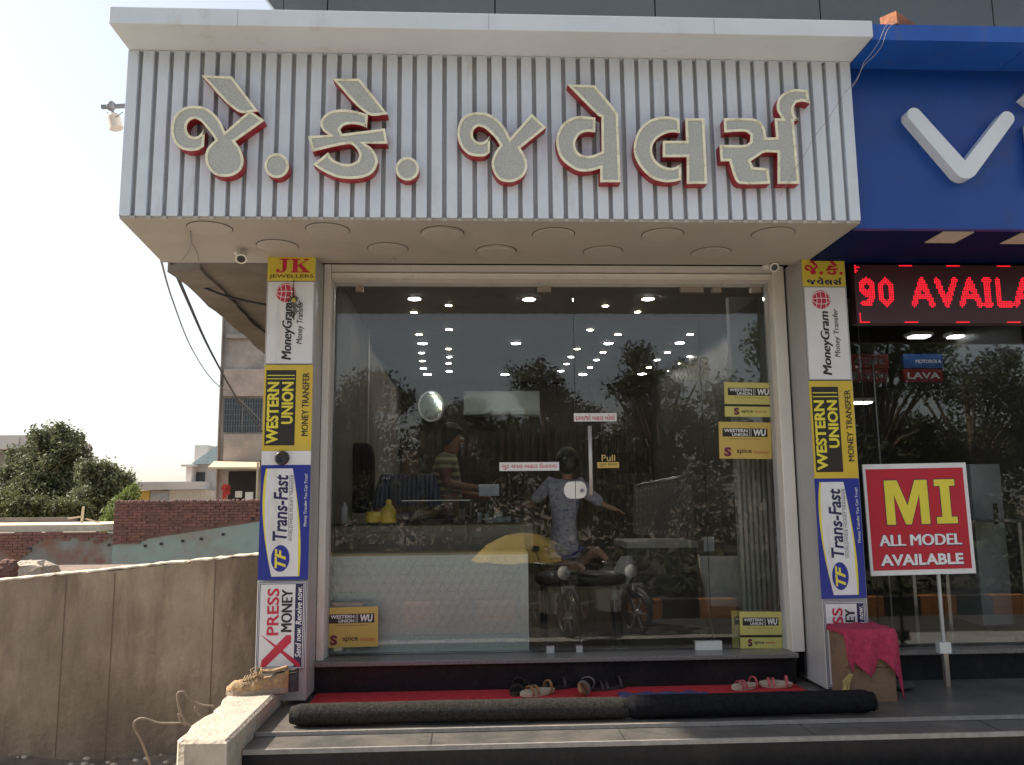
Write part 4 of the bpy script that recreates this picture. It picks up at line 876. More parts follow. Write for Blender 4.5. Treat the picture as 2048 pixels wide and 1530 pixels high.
# block and wires on the blue cornice
orange = mat('orange_brick', (.35, .13, .06), .8, .3, 12, bump=.3); a = Uz(1772, 47, nz1); 
t = thing('brick_block', 'orange brick left lying on the blue cornice with loose wires tied round it', 'brick', (a[0]+.15, -1.2, nz1)); M().bar((a[0]+.03, -1.36, nz1+.036), (a[0]+.235, -1.2, nz1+.05), .09, .07).build('block', orange, t)
wirem = mat('thin_wire', (.25, .24, .25), .6, .1); blackw = mat('black_cable', (.03, .03, .035), .6, .1)
wire('loose_wire', [(1790, 42), (1772, 52), (1757, 85), (1740, 110), (1728, 125), (1718, 150), (1706, 168), (1690, 184)], -1.42, .0016, wirem, 'thin loose wire hanging from the brick, left of two')
wire('loose_wire', [(1798, 40), (1776, 58), (1764, 90), (1748, 112), (1727, 132), (1715, 158), (1704, 175)], -1.425, .0016, wirem, 'thin loose wire hanging from the brick, right of two')
wire('loose_wire', [(1690, 185), (1670, 215), (1655, 240), (1628, 275), (1612, 305), (1590, 340), (1572, 372), (1560, 392)], -1.225, .0013, wirem, 'faint wire dangling across the last letter of the shop name')
# ------------------------------------------------------------------ lamp and cameras, soffit wires
yq = -.7; t = thing('wall_lamp', 'small flood lamp on a dark bracket at the left side of the sign box', 'lamp', U(232, 240, yq))
M().bar(U(203, 214, yq), tuple(np.array([XBL-.001, yq, U(246, 208, yq)[2]])), .02, .02).build('bracket', inkg, t)
q = M(); c = U(222, 212, yq); q.ell(c, (.028, .028, .03)); q.tube([c, U(228, 232, yq)], .008, 8); q.build('joint', inkg, t, smooth=True)
a = U(226, 230, yq); b = U(233, 257, yq); q = M(); q.tube([a, (a*.85+b*.15), b], [.030, .036, .038], 16); q.build('lamp_head', mat('lamp_beige', (.5, .44, .38), .5, .1), t, smooth=False)
wire('lamp_wire', [(214, 224), (222, 232), (232, 234), (240, 228), (246, 224)], yq-.03, .002, blackw, 'thin cable curling under the bracket of the left lamp')
def bullet(px, py, pz0, yy, label, L=.12, dirv=(.12, -.62, -.7), r=.034):
    c = U(px, py, yy); d = Vector(dirv).normalized(); t = thing('security_camera', label, 'camera', (c[0], c[1], ZS), 'security cameras under the canopy'); b0 = Vector(c); a0 = b0-d*L
    q = M(); q.tube([a0, b0-d*.004, b0], [r*.8, r, r], 18); q.build('housing', whitepl, t); q = M(); q.tube([b0+d*.0005, b0+d*.002], [r*.72, r*.7], 18); q.build('lens', black, t)
    m0 = Vector((a0.x-.02, a0.y+.01, ZS-.001)); M().lathe([(.032, 0), (.032, -.012), (.02, -.02)], m0, 20).build('mount', whitepl, t); M().tube([m0+Vector((0, 0, -.015)), (m0+a0)/2+Vector((0, 0, -.01)), a0+d*.02], .009, 8).build('arm', whitepl, t, smooth=True)
bullet(482, 518, 0, -.62, 'white bullet camera under the canopy left of the JK board')
bullet(1549, 535, 0, -.36, 'white round camera at the upper right corner of the shop frame', .07, (0, -.9, -.4), .03)
q = M(); p = U(786, 522, -.42); q.tube([(p[0]+.01, -.42, ZS), (p[0], -.42, p[2])], .0018, 5); q.ell(p, (.008, .008, .008)); tag(q.build('pull_hook', steel, smooth=True), 'tiny hook hanging from the canopy above the door', 'hook')
wire('soffit_wire', [(380, 462, -.98), (383, 478, -.9), (376, 505, -.6), (362, 522, -.45)], 0, .003, wirem, 'thin wire hanging below the canopy, bending left')
wire('soffit_wire', [(381, 462, -.98), (383, 485, -.85), (394, 505, -.6), (398, 522, -.45)], 0, .003, wirem, 'thin wire hanging below the canopy, bending right')
wire('overhead_cable', [(343, 524, -.2), (375, 600, 1.5), (420, 700, 4), (470, 790, 7), (500, 830, 9), (528, 868, 11)], 0, .014, blackw, 'thicker black cable sagging from the canopy to the grey building', 'cable')
wire('overhead_cable', [(322, 520, -.3), (345, 600, 1.5), (385, 700, 4), (430, 765, 7), (480, 800, 9), (530, 850, 11)], 0, .007, wirem, 'thinner grey cable sagging beside the black one', 'cable')
wire('overhead_cable', [(385, 565, .3), (420, 580, .3), (470, 597, .3), (545, 612, .3)], 0, .009, blackw, 'short black cable crossing under the concrete slab', 'cable')
# ------------------------------------------------------------------ concrete slab beside the shop
greyc = mat('grey_plaster', (.20, .175, .155), .9, .2, 1.6, bump=.3, bsc=20, dirt=(.13, .115, .10), dscale=1.2, dthr=.5)
A_ = Uz(345, 527, 2.53); B_ = Uz(532, 700, 2.53)
sb = thing('concrete_slab', 'rough grey concrete slab edge overhanging behind the left end of the white canopy', 'slab', (-2, 2, 2.53))
q = M(); pl = [(A_[0], A_[1]), (-1.0, A_[1]), (-1.0, B_[1]), (B_[0], B_[1])]; q.prism(pl[::-1], lambda u, v, d: (u, v, d), 2.53, 2.9); q.build('slab_body', greyc, sb)
nn = 16; q = M(); vs = []
for i in range(nn+1):
    f = i/nn; x = A_[0]+(B_[0]-A_[0])*f-.004; y = A_[1]+(B_[1]-A_[1])*f+.001; w = .16+.03*random.random(); zz_ = 2.47+.02*random.random(); xo = x-(.03*random.random() if i < 7 else 0)
    vs += [(xo, y, zz_), (x+w, y, zz_+.02), (x+w, y, 2.529), (xo, y, 2.9)]
q.add(vs, [(i*4+j, i*4+(j+1) % 4, i*4+4+(j+1) % 4, i*4+4+j) for i in range(nn) for j in range(4)]); q.f += [(0, 3, 2, 1)]; q.mi += [0]; q.build('edge_beam', greyc, sb)
B(-1.28, -1.0, .31, 6.6, -.14, 2.529).build('side_wall', greyc, sb)
# ================================================================== LEFT BACKGROUND
def fbox(q, px0, py0, px1, py1, y, d, m): a = U(px0, py1, y); b = U(px1, py0, y); q.box(a[0], b[0], y, y+d, a[2], b[2], m); return a, b
gy = 22.5; gpl = mat('grey_render', (.44, .39, .35), .9, .12, .5, dirt=(.24, .22, .20), dscale=.7, dthr=.47); gp2 = mat('pink_render', (.52, .42, .37), .9, .1, .6, dirt=(.32, .28, .25), dscale=1.1, dthr=.48)
gb = thing('grey_building', 'tall unpainted grey plaster building with one barred window, behind the brick wall', 'building', (-6, gy, ZG))
a = U(430, 1040, gy); b = U(445, 560, gy); B(a[0], a[0]+6, gy, gy+9, ZG, 11).build('wall', gpl, gb)
for (p0, p1, p2_, p3, m, dd) in ((432, 600, 446, 1000, gp2, .12), (446, 738, 530, 792, gp2, .1), (446, 868, 530, 922, gp2, .1), (452, 668, 530, 676, gpl, .14)):
    q = M(); fbox(q, p0, p1, p2_, p3, gy-dd, dd-.002, m); q.build('render_band', m, gb)
q = M(); a, b = fbox(q, 446, 797, 524, 864, gy-.03, .02, None); wf = q.build('window', mat('window_dark', (.05, .06, .07), .3, .2), gb)
bars = mat('window_bars', (.14, .16, .18), .6, .1)
for k in range(15): x = a[0]+(b[0]-a[0])*(k+.3)/15; B(x, x+.02, gy-.06, gy-.04, a[2], b[2]).build('bar', bars, wf)
for k in range(1, 6): z = a[2]+(b[2]-a[2])*k/6; B(a[0], b[0], gy-.038, gy-.032, z, z+.025).build('crossbar', bars, wf)
q = M(); a, b = fbox(q, 484, 797, 487, 864, gy-.09, .02, None); q.build('mullion', gpl, wf)
q = M(); fbox(q, 455, 942, 516, 1005, gy-.01, .009, None); q.build('doorway', mat('dark_opening', (.03, .025, .025), .9, .2), gb)
aw = thing('awning', 'cream sheet awning over the dark opening of the grey building', 'awning', U(470, 935, gy-1)); creamp = mat('cream_paint', (.55, .46, .32), .8, .1)
P = [U(416, 938, gy-1.6), U(519, 938, gy-1.6), U(519, 926, gy-.1), U(428, 926, gy-.1)]; q = M(); q.add([tuple(p) for p in P]+[tuple(p+np.array([0, 0, .06])) for p in P], [(0, 1, 2, 3)[::-1], (4, 5, 6, 7), (0, 1, 5, 4), (1, 2, 6, 5), (2, 3, 7, 6), (3, 0, 4, 7)]); q.build('awning_sheet', creamp, aw)
q = M(); fbox(q, 511, 925, 517, 1000, gy-1.7, .08, None); q.build('awning_post', creamp, aw)
clothr = mat('red_cloth', (.45, .06, .05), .9, .5, 6); q = M()
for i, (px, w, h) in enumerate(((449, 9, 30), (456, 8, 22), (446, 7, 12))): fbox(q, px-w/2, 968+i*2, px+w/2, 968+h, gy-.6-.1*i, .05, None)
tag(q.build('hanging_clothes', clothr), 'red clothes hanging at the dark doorway of the grey building', 'clothes')
q = M(); fbox(q, 470, 982, 484, 995, gy-.5, .04, None); fbox(q, 490, 984, 506, 1000, gy-.7, .04, None); tag(q.build('pale_washing', whitepl), 'pale washing lying by the dark doorway under the awning', 'clothes')
# white house
hw = mat('house_white', (.62, .58, .56), .8, .06, .5, dirt=(.45, .42, .40), dscale=.4, dthr=.6); hyel = mat('house_yellow', (.62, .42, .10), .8, .1); hy = 36
wh = thing('white_house', 'low white house with yellow ground floor wall, far behind the brick wall', 'building', U(350, 1010, hy))
q = M(); fbox(q, 274, 963, 402, 980, hy, 6, None); q.build('parapet', hw, wh); q = M(); fbox(q, 268, 981, 300, 1010, hy+.3, 5, None); q.build('yellow_wall', hyel, wh); q = M(); fbox(q, 300, 981, 440, 1010, hy+.31, 5, None); q.build('wall', hw, wh)
q = M(); fbox(q, 383, 925, 440, 981, hy+1.5, 5, None); q.build('upper_wall', hw, wh); q = M(); fbox(q, 388, 890, 416, 927, hy+3, 3, None); q.build('roof_room', hw, wh)
q = M(); fbox(q, 371, 932, 384, 965, hy+.8, 3, None); q.build('side_wall', hw, wh)
rp = [U(382, 928, hy+.9), U(432, 892, hy+1.2), U(440, 892, hy+1.2), U(440, 928, hy+.9)]; q = M(); q.add([tuple(p) for p in rp]+[tuple(p+np.array([0, 2, 0])) for p in rp], [(0, 3, 2, 1), (4, 5, 6, 7), (0, 1, 5, 4), (1, 2, 6, 5)]); q.build('sloping_roof', mat('roof_blue', (.28, .36, .38), .7, .2), wh)
q = M(); fbox(q, 362, 929, 386, 933, hy+.4, 4, None); q.build('eave', hw, wh)
q = M(); fbox(q, 392, 944, 410, 964, hy+1.45, .04, None); w_ = q.build('window', MATS['window_dark'], wh); q = M(); fbox(q, 300, 986, 338, 1002, hy+.25, .04, None); q.build('window', mat('shutter_grey', (.4, .4, .42), .7, .2), wh)
q = M()
for k in range(16): fbox(q, 342+k*5, 983, 343.6+k*5, 992, hy-.5, .05, None)
fbox(q, 338, 980, 424, 983, hy-.5, .08, None); fbox(q, 338, 992, 424, 995, hy-.5, .08, None); q.build('railing', creamp, wh)
# concrete house at the far left
lh = thing('concrete_house', 'weathered grey concrete house half hidden by the big tree at the left edge', 'building', U(20, 1010, 38)); q = M(); fbox(q, -140, 903, 14, 1030, 38, 6, None); q.build('wall', gpl, lh); q = M(); fbox(q, 14.2, 903, 52, 1030, 38.6, 5, None); q.build('wall', hw, lh)
q = M(); fbox(q, -150, 870, 58, 899, 37.3, 7, None); q.build('roof_slab', hw, lh); q = M(); fbox(q, 22, 905, 34, 925, 38.5, .05, None); q.build('window', MATS['window_dark'], lh); q = M(); fbox(q, 36, 874, 39, 905, 37.2, .06, None); q.build('pipe', gpl, lh)
# trees
def tree(y, blobs, trunk, m, label, n, size, group='trees beyond the brick wall'):
    c = U(trunk[0], trunk[1], y); t = thing('leafy_tree', label, 'tree', (c[0], c[1], ZG), group); bl = []
    for (px, py, rp_, *rest) in blobs:
        p = U(px, py, y+random.uniform(-.8, .8)); r = rp_/F_PX*(y+5.5); bl.append((p[0], p[1], p[2], r, r*1.1, r*.85))
    bl += minis(bl, 4); leaves('crown', bl, m, t, n, size, shell=.25)
    top_ = Vector((c[0], c[1], max(b[2] for b in bl)-.8)); q = M(); q.tube([(c[0], c[1], ZG), (c[0]+.1, c[1], (ZG+top_.z)/2), top_], [.22, .16, .05], 8)
    for b in bl[::2]: q.tube([(c[0]+.1, c[1], (ZG+top_.z)/2-.3), ((c[0]+b[0])/2, b[1], (b[2]+top_.z)/2-.6), b[:3]], [.08, .05, .02], 5)
    q.build('trunk', bark, t, smooth=True); return t
tree(33, [(95, 905, 38), (70, 925, 40), (130, 900, 32), (55, 960, 42), (100, 960, 50), (140, 940, 36), (85, 1000, 48), (130, 1000, 40), (35, 1005, 36), (115, 870, 18), (150, 880, 16), (80, 875, 16), (160, 905, 12), (125, 862, 10)], (100, 1040), leafA, 'largest dark leafy tree at the left, in front of the concrete house', 30000, .085)
tree(30, [(190, 960, 28), (215, 955, 26), (240, 965, 22), (180, 995, 32), (220, 990, 30), (200, 1020, 34), (250, 980, 14), (175, 940, 16), (205, 940, 14)], (200, 1050), leafA, 'medium dark tree just right of the largest tree', 16000, .08)
tree(24, [(252, 1000, 16), (240, 1018, 18), (228, 1035, 17), (262, 985, 10), (215, 1048, 12)], (238, 1060), leafB, 'small bright green tree at the end of the brick wall', 5000, .06)
tree(26, [(10, 1010, 26), (40, 1018, 26), (75, 1022, 24), (110, 1025, 24), (145, 1025, 24), (-25, 1010, 30)], (60, 1060), leafmat('foliage_olive', (.06, .075, .03), (.15, .16, .07)), 'low olive green thicket in front of the trees', 12000, .07)
# brick wall
by = 14.5; bwt = thing('brick_wall', 'old red brick wall with peeling turquoise plaster behind the beige concrete wall', 'wall', U(300, 1100, by))
turq = mat('turquoise_plaster', (.30, .41, .41), .9, .12, .9, bump=.2, bsc=8, dirt=(.27, .28, .26), dscale=.9, dthr=.5); mort = mat('mortar', (.17, .10, .085), .9, .25, 3, bump=.3, bsc=12)
zt0 = float(U(370, 1002, by)[2]); zt1 = float(U(120, 1064, by)[2]); xs0 = float(U(228, 1040, by)[0]); xe = float(U(560, 1040, by)[0]); xw = float(U(-250, 1040, by)[0])
B(xs0, xe, by, by+.3, ZG, zt0-.02).build('wall_body', turq, bwt); B(xw, xs0-.001, by+.0, by+.3, ZG, zt1-.02).build('wall_body', mat('worn_plaster', (.24, .26, .25), .9, .2, 1.2, bump=.4, bsc=6, dirt=(.22, .12, .09), dscale=1.3, dthr=.5), bwt)
bricks = [mat(f'brick_{w}', c, .9, .25, 9, bump=.4, bsc=30) for w, c in (('red', (.23, .115, .095)), ('brown', (.18, .095, .08)), ('plum', (.21, .105, .1)))]
protoB = [M().box(-.098, .098, -.02, .02, 0, .055).build('brick', m, None, base=(0, 0, 0)) for m in bricks]
for pb_ in protoB: COL.objects.unlink(pb_)
cnt = 0
def low(px):  # lower limit of exposed brick in px
    return 1088-(px-228)*.01 if px < 290 else 1074-(px-290)*.165
mm_ = M(); a_ = U(228, 1086, by); 
def lay(px0, px1, ztop, zlow, cap_):
    global cnt
    x0, x1 = U(px0, 1040, by)[0], U(px1, 1040, by)[0]; r = 0; z = ztop-.0635
    while z > zlow-.3:
        x = x0+(.105 if r % 2 else 0)+.1
        while x < x1:
            d = np.array([x, by, z])-CAM; px = 1024+F_PX*(d@_R)/(d@_F); py = 765-F_PX*(d@_U)/(d@_F)
            if cap_(px, py) and cnt < 296 and random.random() < .985:
                s = random.choice(protoB); c = s.copy(); COL.objects.link(c); c.parent = bwt; c.location = (x-bwt.location[0]+random.gauss(0, .004), by-.012-bwt.location[1]+random.gauss(0, .006), z-bwt.location[2]); c.rotation_euler = (0, 0, random.gauss(0, .02)); cnt += 1
            x += .208
        z -= .0635; r += 1
mb = M(); x0_ = xs0; pts = [(xs0, zt0-.01), (xs0, float(U(228, 1090, by)[2])), (float(U(290, 1078, by)[0]), float(U(290, 1078, by)[2])), (xe, float(U(525, 1037, by)[2])), (xe, zt0-.01)]
mb.prism(pts, lambda u, v, d: (u, by-.001+d, v), -.0005, -.008); mb.build('mortar_bed', mort, bwt)
lay(229, 520, zt0, 0, lambda px, py: py < low(px)+random.gauss(0, 2))
lay(-6, 226, zt1, 0, lambda px, py: (py < 1098+20*math.sin(px*.05)) and (px < 75 or py < 1082+6*math.sin(px*.2)))
print('bricks', cnt)
q = M()
for k in range(90):
    x = random.uniform(xs0, xe-.2); q.ell((x, by+.1+random.random()*.1, zt0-.01), (.05, .06, .03+.03*random.random()), None, 6, 4)
q.build('crumbled_top', mort, bwt, kind='stuff')
q = M()
for px, py in ((60, 1098), (290, 1092), (322, 1088), (365, 1082), (402, 1078), (446, 1069), (505, 1038), (218, 1090)):
    p = U(px, py, by-.03); q.box(p[0]-.035, p[0]+.035, by-.024, by-.0205, p[2]-.03, p[2]+.03)
q.build('scaffold_hole', dark, bwt)
# low roof slab
sl_ = thing('low_roof', 'flat pale concrete roof slab with a crumbling edge beyond the brick wall at the left', 'roof', U(80, 1055, 16)); a = U(-200, 1060, 15.0); b = U(185, 1042, 15.0)
zz = float(U(80, 1050, 15)[2]); z2_ = float(U(80, 1046, 18.5)[2]); B(a[0], U(200, 1050, 15)[0], 15.0, 18.5, zz-.16, zz).build('slab_body', suntopm, sl_); B(a[0], U(150, 1050, 18.6)[0], 18.52, 18.75, zz-.1, zz+.13).build('parapet', greyc, sl_)
q = M(); p = U(163, 1050, 17); q.bar((p[0], 17, zz), (p[0]+.02, 17, zz+.42), .05, .05); q.bar((p[0]-.35, 17, zz+.12), (p[0], 17, zz+.16), .05, .04); q.bar((p[0]+.1, 17, zz+.1), (p[0]+.45, 17, zz), .05, .03); tag(q.build('pale_post', creamp), 'broken pale post and rails standing on the low roof', 'post')
q = M(); c = U(58, 1135, 3.2); bm = [(c[0]+(.26*math.cos(a)*(1+.2*math.sin(3*a)))*s, 3.2+.12*math.sin(a)*s, c[2]-.12+h) for s, h in ((1, 0), (1.02, .07), (.93, .13), (.5, .17)) for a in np.linspace(0, 2*math.pi, 15)[:-1]]
bm = [(x+random.gauss(0, .015), y+random.gauss(0, .01), z+random.gauss(0, .014)) for x, y, z in bm]; q.add(bm, [(i*14+k, i*14+(k+1) % 14, (i+1)*14+(k+1) % 14, (i+1)*14+k) for i in range(3) for k in range(14)]+[tuple(range(42, 56))]); q.build
c_ = tag(q.build('broken_concrete', pierm), 'broken lump of concrete poking above the beige wall at the far left', 'rubble')
q = M(); q.box(-12, float(U(108, 1140, 2.2)[0]), 2.2, 5.0, ZG, float(c[2])-.1); tag(q.build('rubble_bank', mat('rubble_bank', (.2, .15, .12), .95, .3, 5, bump=.6, bsc=18)), kind='structure')
q = M()
for k in range(60): p = U(random.uniform(-20, 30), 1120+random.uniform(0, 30), 2.6); r = random.uniform(.02, .06); q.ell((p[0], p[1], p[2]-.02), (r, r, r*.7), None, 6, 4)
tag(q.build('brick_rubble', mort), 'heap of brick rubble behind the beige wall at the left edge', 'rubble', kind='stuff')
# ================================================================== ACROSS THE ROAD (seen mirrored in the glass)
def UM(px, py, y):           # a point seen mirrored in the shop glass, at real depth -y
    p = U(px, py, y); return np.array([p[0], -y, p[2]])
kb = [mat('kerb_orange', (.42, .16, .04), .8, .2, 4), mat('kerb_black', (.03, .03, .03), .8, .2, 4)]
med = thing('painted_kerb', 'long median kerb painted in orange and black blocks across the road', 'kerb', (0, -8.4, ZG))
pk = [B(-.29, .29, -.12, .12, 0, .3).build('kerb_block', m, None, base=(0, 0, 0)) for m in kb]
for o in pk: COL.objects.unlink(o)
for k in range(46):
    c = pk[k % 2].copy(); COL.objects.link(c); c.parent = med; c.location = (-14+k*.6, 0, .005)
streetk = [(-19, -24, 3.0, 6.0), (-13, -26, 3.2, 7.2), (-8.5, -25, 2.7, 6.4), (-4.2, -27, 3.0, 7.0), (-.5, -25, 2.4, 5.6), (3.2, -27, 2.8, 6.8), (6.6, -24, 2.6, 7.6), (9.6, -18, 3.0, 9.6), (13.5, -22, 3.2, 9.0), (18.5, -25, 3.4, 7.6), (24, -26, 3.4, 7.0)]
wds = ['first', 'second', 'third', 'fourth', 'fifth', 'sixth', 'seventh', 'eighth', 'ninth', 'tenth', 'eleventh']
for i, (x, y, r, h) in enumerate(streetk):
    t = thing('street_tree', f'dark roadside tree mirrored in the shop glass, {wds[i]} of its row counted along the road', 'tree', (x, y, ZG), 'trees across the road')
    bl = []
    for k in range(15):
        a = random.uniform(0, 6.28); rr_ = r*random.random()**.5*.85; z = random.uniform(.22, .95)*h; f = 1-abs(z/h-.5)*.9
        rb = random.uniform(.45, 1.0)*r*.42; bl.append((x+rr_*f*math.cos(a), y+rr_*f*math.sin(a), ZG+z, rb, rb, rb*.75))
    bl += minis(bl); leaves('crown', bl, leafC, t, 16000, .085, shell=.15)
    q = M(); q.tube([(x, y, ZG), (x+.2, y, ZG+h*.4), (x, y, ZG+h*.8)], [.2, .15, .05], 8)
    for b in bl[::2]: q.tube([(x+.1, y, ZG+h*.35), ((x+b[0])/2, (y+b[1])/2, (ZG+b[2])/2+h*.2), b[:3]], [.1, .06, .02], 5)
    q.build('trunk', bark, t, smooth=True)
q = M(); nx = 90; vs = []
for i in range(nx):
    x = -30+i*.7; vs += [(x, -29, ZG), (x, -30.5, ZG+2.6+.7*math.sin(i*.5)+.5*random.random())]
bl = [(x, -31+random.uniform(-1, 1), ZG+z_, 1.7, 1.2, 1.3) for x in np.arange(-34, 36, 1.5) for z_ in (random.uniform(.6, 1.4), random.uniform(2.2, 3.2), random.uniform(3.6, 4.7))]
bl += [(x, -11.6+random.uniform(-.5, .5), ZG+random.uniform(.2, .9), 1.0, .7, .75) for x in np.arange(-16, 20, .8)]
hd = leaves('roadside_hedge', bl, leafC, None, 90000, .13, shell=.1); tag(hd, 'dense dark undergrowth behind the trees across the road', 'undergrowth', kind='stuff')
# umbrella
ump = UM(1045, 1100, 7.9); uz = float(UM(1045, 1064, 7.9)[2]); ur = abs(UM(945, 1100, 7.9)[0]-UM(1150, 1100, 7.9)[0])/2
umb = thing('yellow_umbrella', 'yellow sunshade umbrella on a thin pole across the road, mirrored in the door glass', 'umbrella', (ump[0], -7.9, ZG))
yum = mat('umbrella_yellow', (.62, .46, .10), .7, .1, 3); q = M()
n = 8; vs = [(ump[0], -7.9, uz)]
for ring, (f, dz) in enumerate(((.35, .03), (.7, .12), (1.0, .28))):
    for k in range(n*4):
        a = 2*math.pi*k/(n*4); sc = 1-.06*abs(math.sin(a*n/2))*f; vs.append((ump[0]+ur*f*sc*math.cos(a), -7.9+ur*f*sc*math.sin(a), uz-dz*1.5-.03*f*abs(math.sin(a*n/2))))
N4 = n*4; fs = [(0, 1+k, 1+(k+1) % N4) for k in range(N4)]+[(1+r_*N4+k, 1+(r_+1)*N4+k, 1+(r_+1)*N4+(k+1) % N4, 1+r_*N4+(k+1) % N4) for r_ in range(2) for k in range(N4)]
q.add(vs, fs); q.build('canopy', yum, umb); q = M(); q.tube([(ump[0], -7.9, ZG), (ump[0], -7.9, uz+.05)], .015, 8); q.build('pole', steel, umb); q = M()
for k in range(n): a = 2*math.pi*(k)/n; q.tube([(ump[0], -7.9, uz-.02), (ump[0]+ur*math.cos(a)*.99, -7.9+ur*math.sin(a)*.99, uz-.43)], .005, 4)
q.build('rib', steel, umb)
# motorcycles
def motorcycle(x, y, ang, bodym, label):
    t = thing('motorcycle', label, 'motorcycle', (x, y, ZG), 'motorcycles parked across the road'); c, s = math.cos(ang), math.sin(ang)
    T = lambda p: (x+p[0]*c-p[1]*s, y+p[0]*s+p[1]*c, ZG+p[2])
    def conv(q): q.v = [T(v) for v in q.v]; return q
    for wx in (-.62, .64):
        q = M(); q.tube([(wx+.28*math.cos(a), 0, .3+.28*math.sin(a)) for a in np.linspace(0, 2*math.pi, 25)], .045, 8, cap=False); w = conv(q).build('wheel', black, t, smooth=True)
        q = M(); q.lathe([(.05, -.06), (.05, .06)], (wx, 0, .3), 10, None, 'y')
        for k in range(6): a = k*math.pi/3; q.bar((wx, 0, .3), (wx+.25*math.cos(a), 0, .3+.25*math.sin(a)), .015, .02)
        conv(q).build('rim', steel, w)
    q = M(); q.ell((.12, 0, .80), (.27, .14, .13)); conv(q).build('tank', bodym, t, smooth=True)
    q = M(); q.ell((-.33, 0, .78), (.36, .13, .06)); conv(q).build('seat', black, t, smooth=True)
    q = M(); q.box(-.12, .2, -.12, .12, .28, .58); q.tube([(-.62, .1, .3), (-.1, .12, .42)], .02, 6); q.tube([(0, -.13, .3), (-.7, -.15, .28)], .035, 8); conv(q).build('engine', steel, t)
    q = M(); q.bar((-.55, 0, .62), (.35, 0, .68), .06, .05); q.bar((-.62, 0, .3), (-.35, 0, .66), .05, .04); q.tube([(.64, .07, .3), (.42, .07, .95)], .02, 6); q.tube([(.64, -.07, .3), (.42, -.07, .95)], .02, 6); conv(q).build('frame', black, t)
    q = M(); q.tube([(.32, -.36, 1.02), (.42, -.15, 1.0), (.42, .15, 1.0), (.32, .36, 1.02)], .014, 6); conv(q).build('handlebar', steel, t, smooth=True)
    for sy_ in (-.3, .3):
        q = M(); q.tube([(.36, sy_, 1.02), (.36, sy_*1.2, 1.2)], .007, 5); q.ell((.36, sy_*1.2, 1.22), (.02, .07, .045), None, 10, 6); conv(q).build('mirror', black, t)
    q = M(); q.ell((.54, 0, .88), (.08, .1, .1)); conv(q).build('headlight', mat('lamp_glass', (.7, .7, .7), .1, 0) if 'lamp_glass' not in MATS else MATS['lamp_glass'], t, smooth=True)
    q = M(); q.box(.665, .68, -.1, .1, .62, .72); conv(q).build('number_plate', signw, t)
    q = M(); q.tube([(.64+.34*math.cos(a), 0, .3+.34*math.sin(a)) for a in np.linspace(.4, 2.6, 10)], .05, 6); conv(q).build('mudguard', bodym, t, smooth=True)
p = UM(1100, 1275, 7.2); motorcycle(p[0], -7.2, 1.25, mat('bike_black', (.02, .02, .025), .2, .05, coat=.5), 'black motorcycle facing the shop beside the yellow umbrella, mirrored in the glass')
p = UM(1215, 1275, 7.4); motorcycle(p[0], -7.4, 1.0, mat('bike_grey', (.06, .058, .055), .4, .05), 'grey motorcycle right of the black one, mirrored in the glass')
# ================================================================== INSIDE THE JEWELLERY SHOP
quilt = mat('counter_white', (.80, .85, .85), .35, .03); capw = mat('counter_edge', (.55, .42, .28), .5, .1); band = mat('counter_band', (.20, .17, .15), .35, .08); blk = mat('counter_black', (.015, .015, .018), .1, .1)
yk = .12; ca = U(640, 1300, yk); cb_ = U(1056, 1108, yk); cx0, cx1, cz1 = float(ca[0]), float(cb_[0]), float(cb_[2])
ct = thing('shop_counter', 'long white counter with embossed front panel and dark top just inside the glass', 'counter', ((cx0+cx1)/2, yk+.3, .02))
B(cx0, cx1, yk, yk+.5, .021, cz1).build('body', quilt, ct); B(cx0, cx1, yk-.004, yk+.5, cz1+.0005, cz1+.014).build('edge_strip', capw, ct)
yk2 = .42; z2 = float(U(900, 1050, yk2)[2]); x2 = X(1066, 1070, yk2); B(cx0, x2, yk2, yk2+.5, cz1+.0145, z2).build('band', band, ct); B(cx0, x2+.01, yk2-.02, yk2+.55, z2+.001, z2+.016).build('top', blk, ct)
# embossed pattern: small raised three-lobed pieces on a hex grid
q = M(); r_ = .026; h_ = 0
px_ = .0635; pz_ = .055; j = 0; z = .06
while z < cz1-.02:
    x = cx0+.05+(px_/2 if j % 2 else 0)
    while x < cx1-.045:
        pts = []
        for k in range(18):
            a = 2*math.pi*k/18+(0 if (j % 2) else math.pi); rr_ = r_*(1+.32*math.cos(3*a)); pts.append((x+rr_*math.sin(a), z+rr_*math.cos(a)))
        inn = [(x+(p[0]-x)*.78, z+(p[1]-z)*.78) for p in pts]; n = 18
        vs = [(p[0], yk-.0002, p[1]) for p in pts]+[(p[0], yk-.006, p[1]) for p in inn]
        q.add(vs, [(k, n+k, n+(k+1) % n, (k+1) % n) for k in range(n)]+[tuple(range(n, 2*n))]); x += px_
    z += pz_; j += 1
q.build('embossed_pattern', quilt, ct, kind='stuff')
# glass display on the counter
clear = gl2; yd = .5; d0_ = U(803, 1044, yd); d1_ = U(1062, 997, yd); zt_ = float(d1_[2]); sp_ = X(942, 1020, yd)
gd = thing('glass_showcase', 'low glass showcase on the dark counter top with a pale metal edge', 'showcase', ((d0_[0]+d1_[0])/2, yd+.15, z2+.016))
B(d0_[0], d1_[0], yd, yd+.005, z2+.0165, zt_).build('front_pane', clear, gd); B(d0_[0], d1_[0], yd, yd+.35, zt_+.0005, zt_+.006).build('top_pane', clear, gd)
B(d0_[0], sp_, yd-.006, yd-.0005, zt_-.010, zt_-.004).build('edge_strip', steel, gd); B(sp_-.006, sp_+.006, yd-.008, yd-.001, z2+.0165, zt_).build('divider', black, gd); B(d0_[0]+.02, d1_[0]-.02, yd+.2, yd+.33, z2+.0165, z2+.03).build('tray', mat('tray_green', (.05, .10, .08), .7, .2), gd)
cardm = mat('pale_tag', (.62, .68, .66), .5, .05)
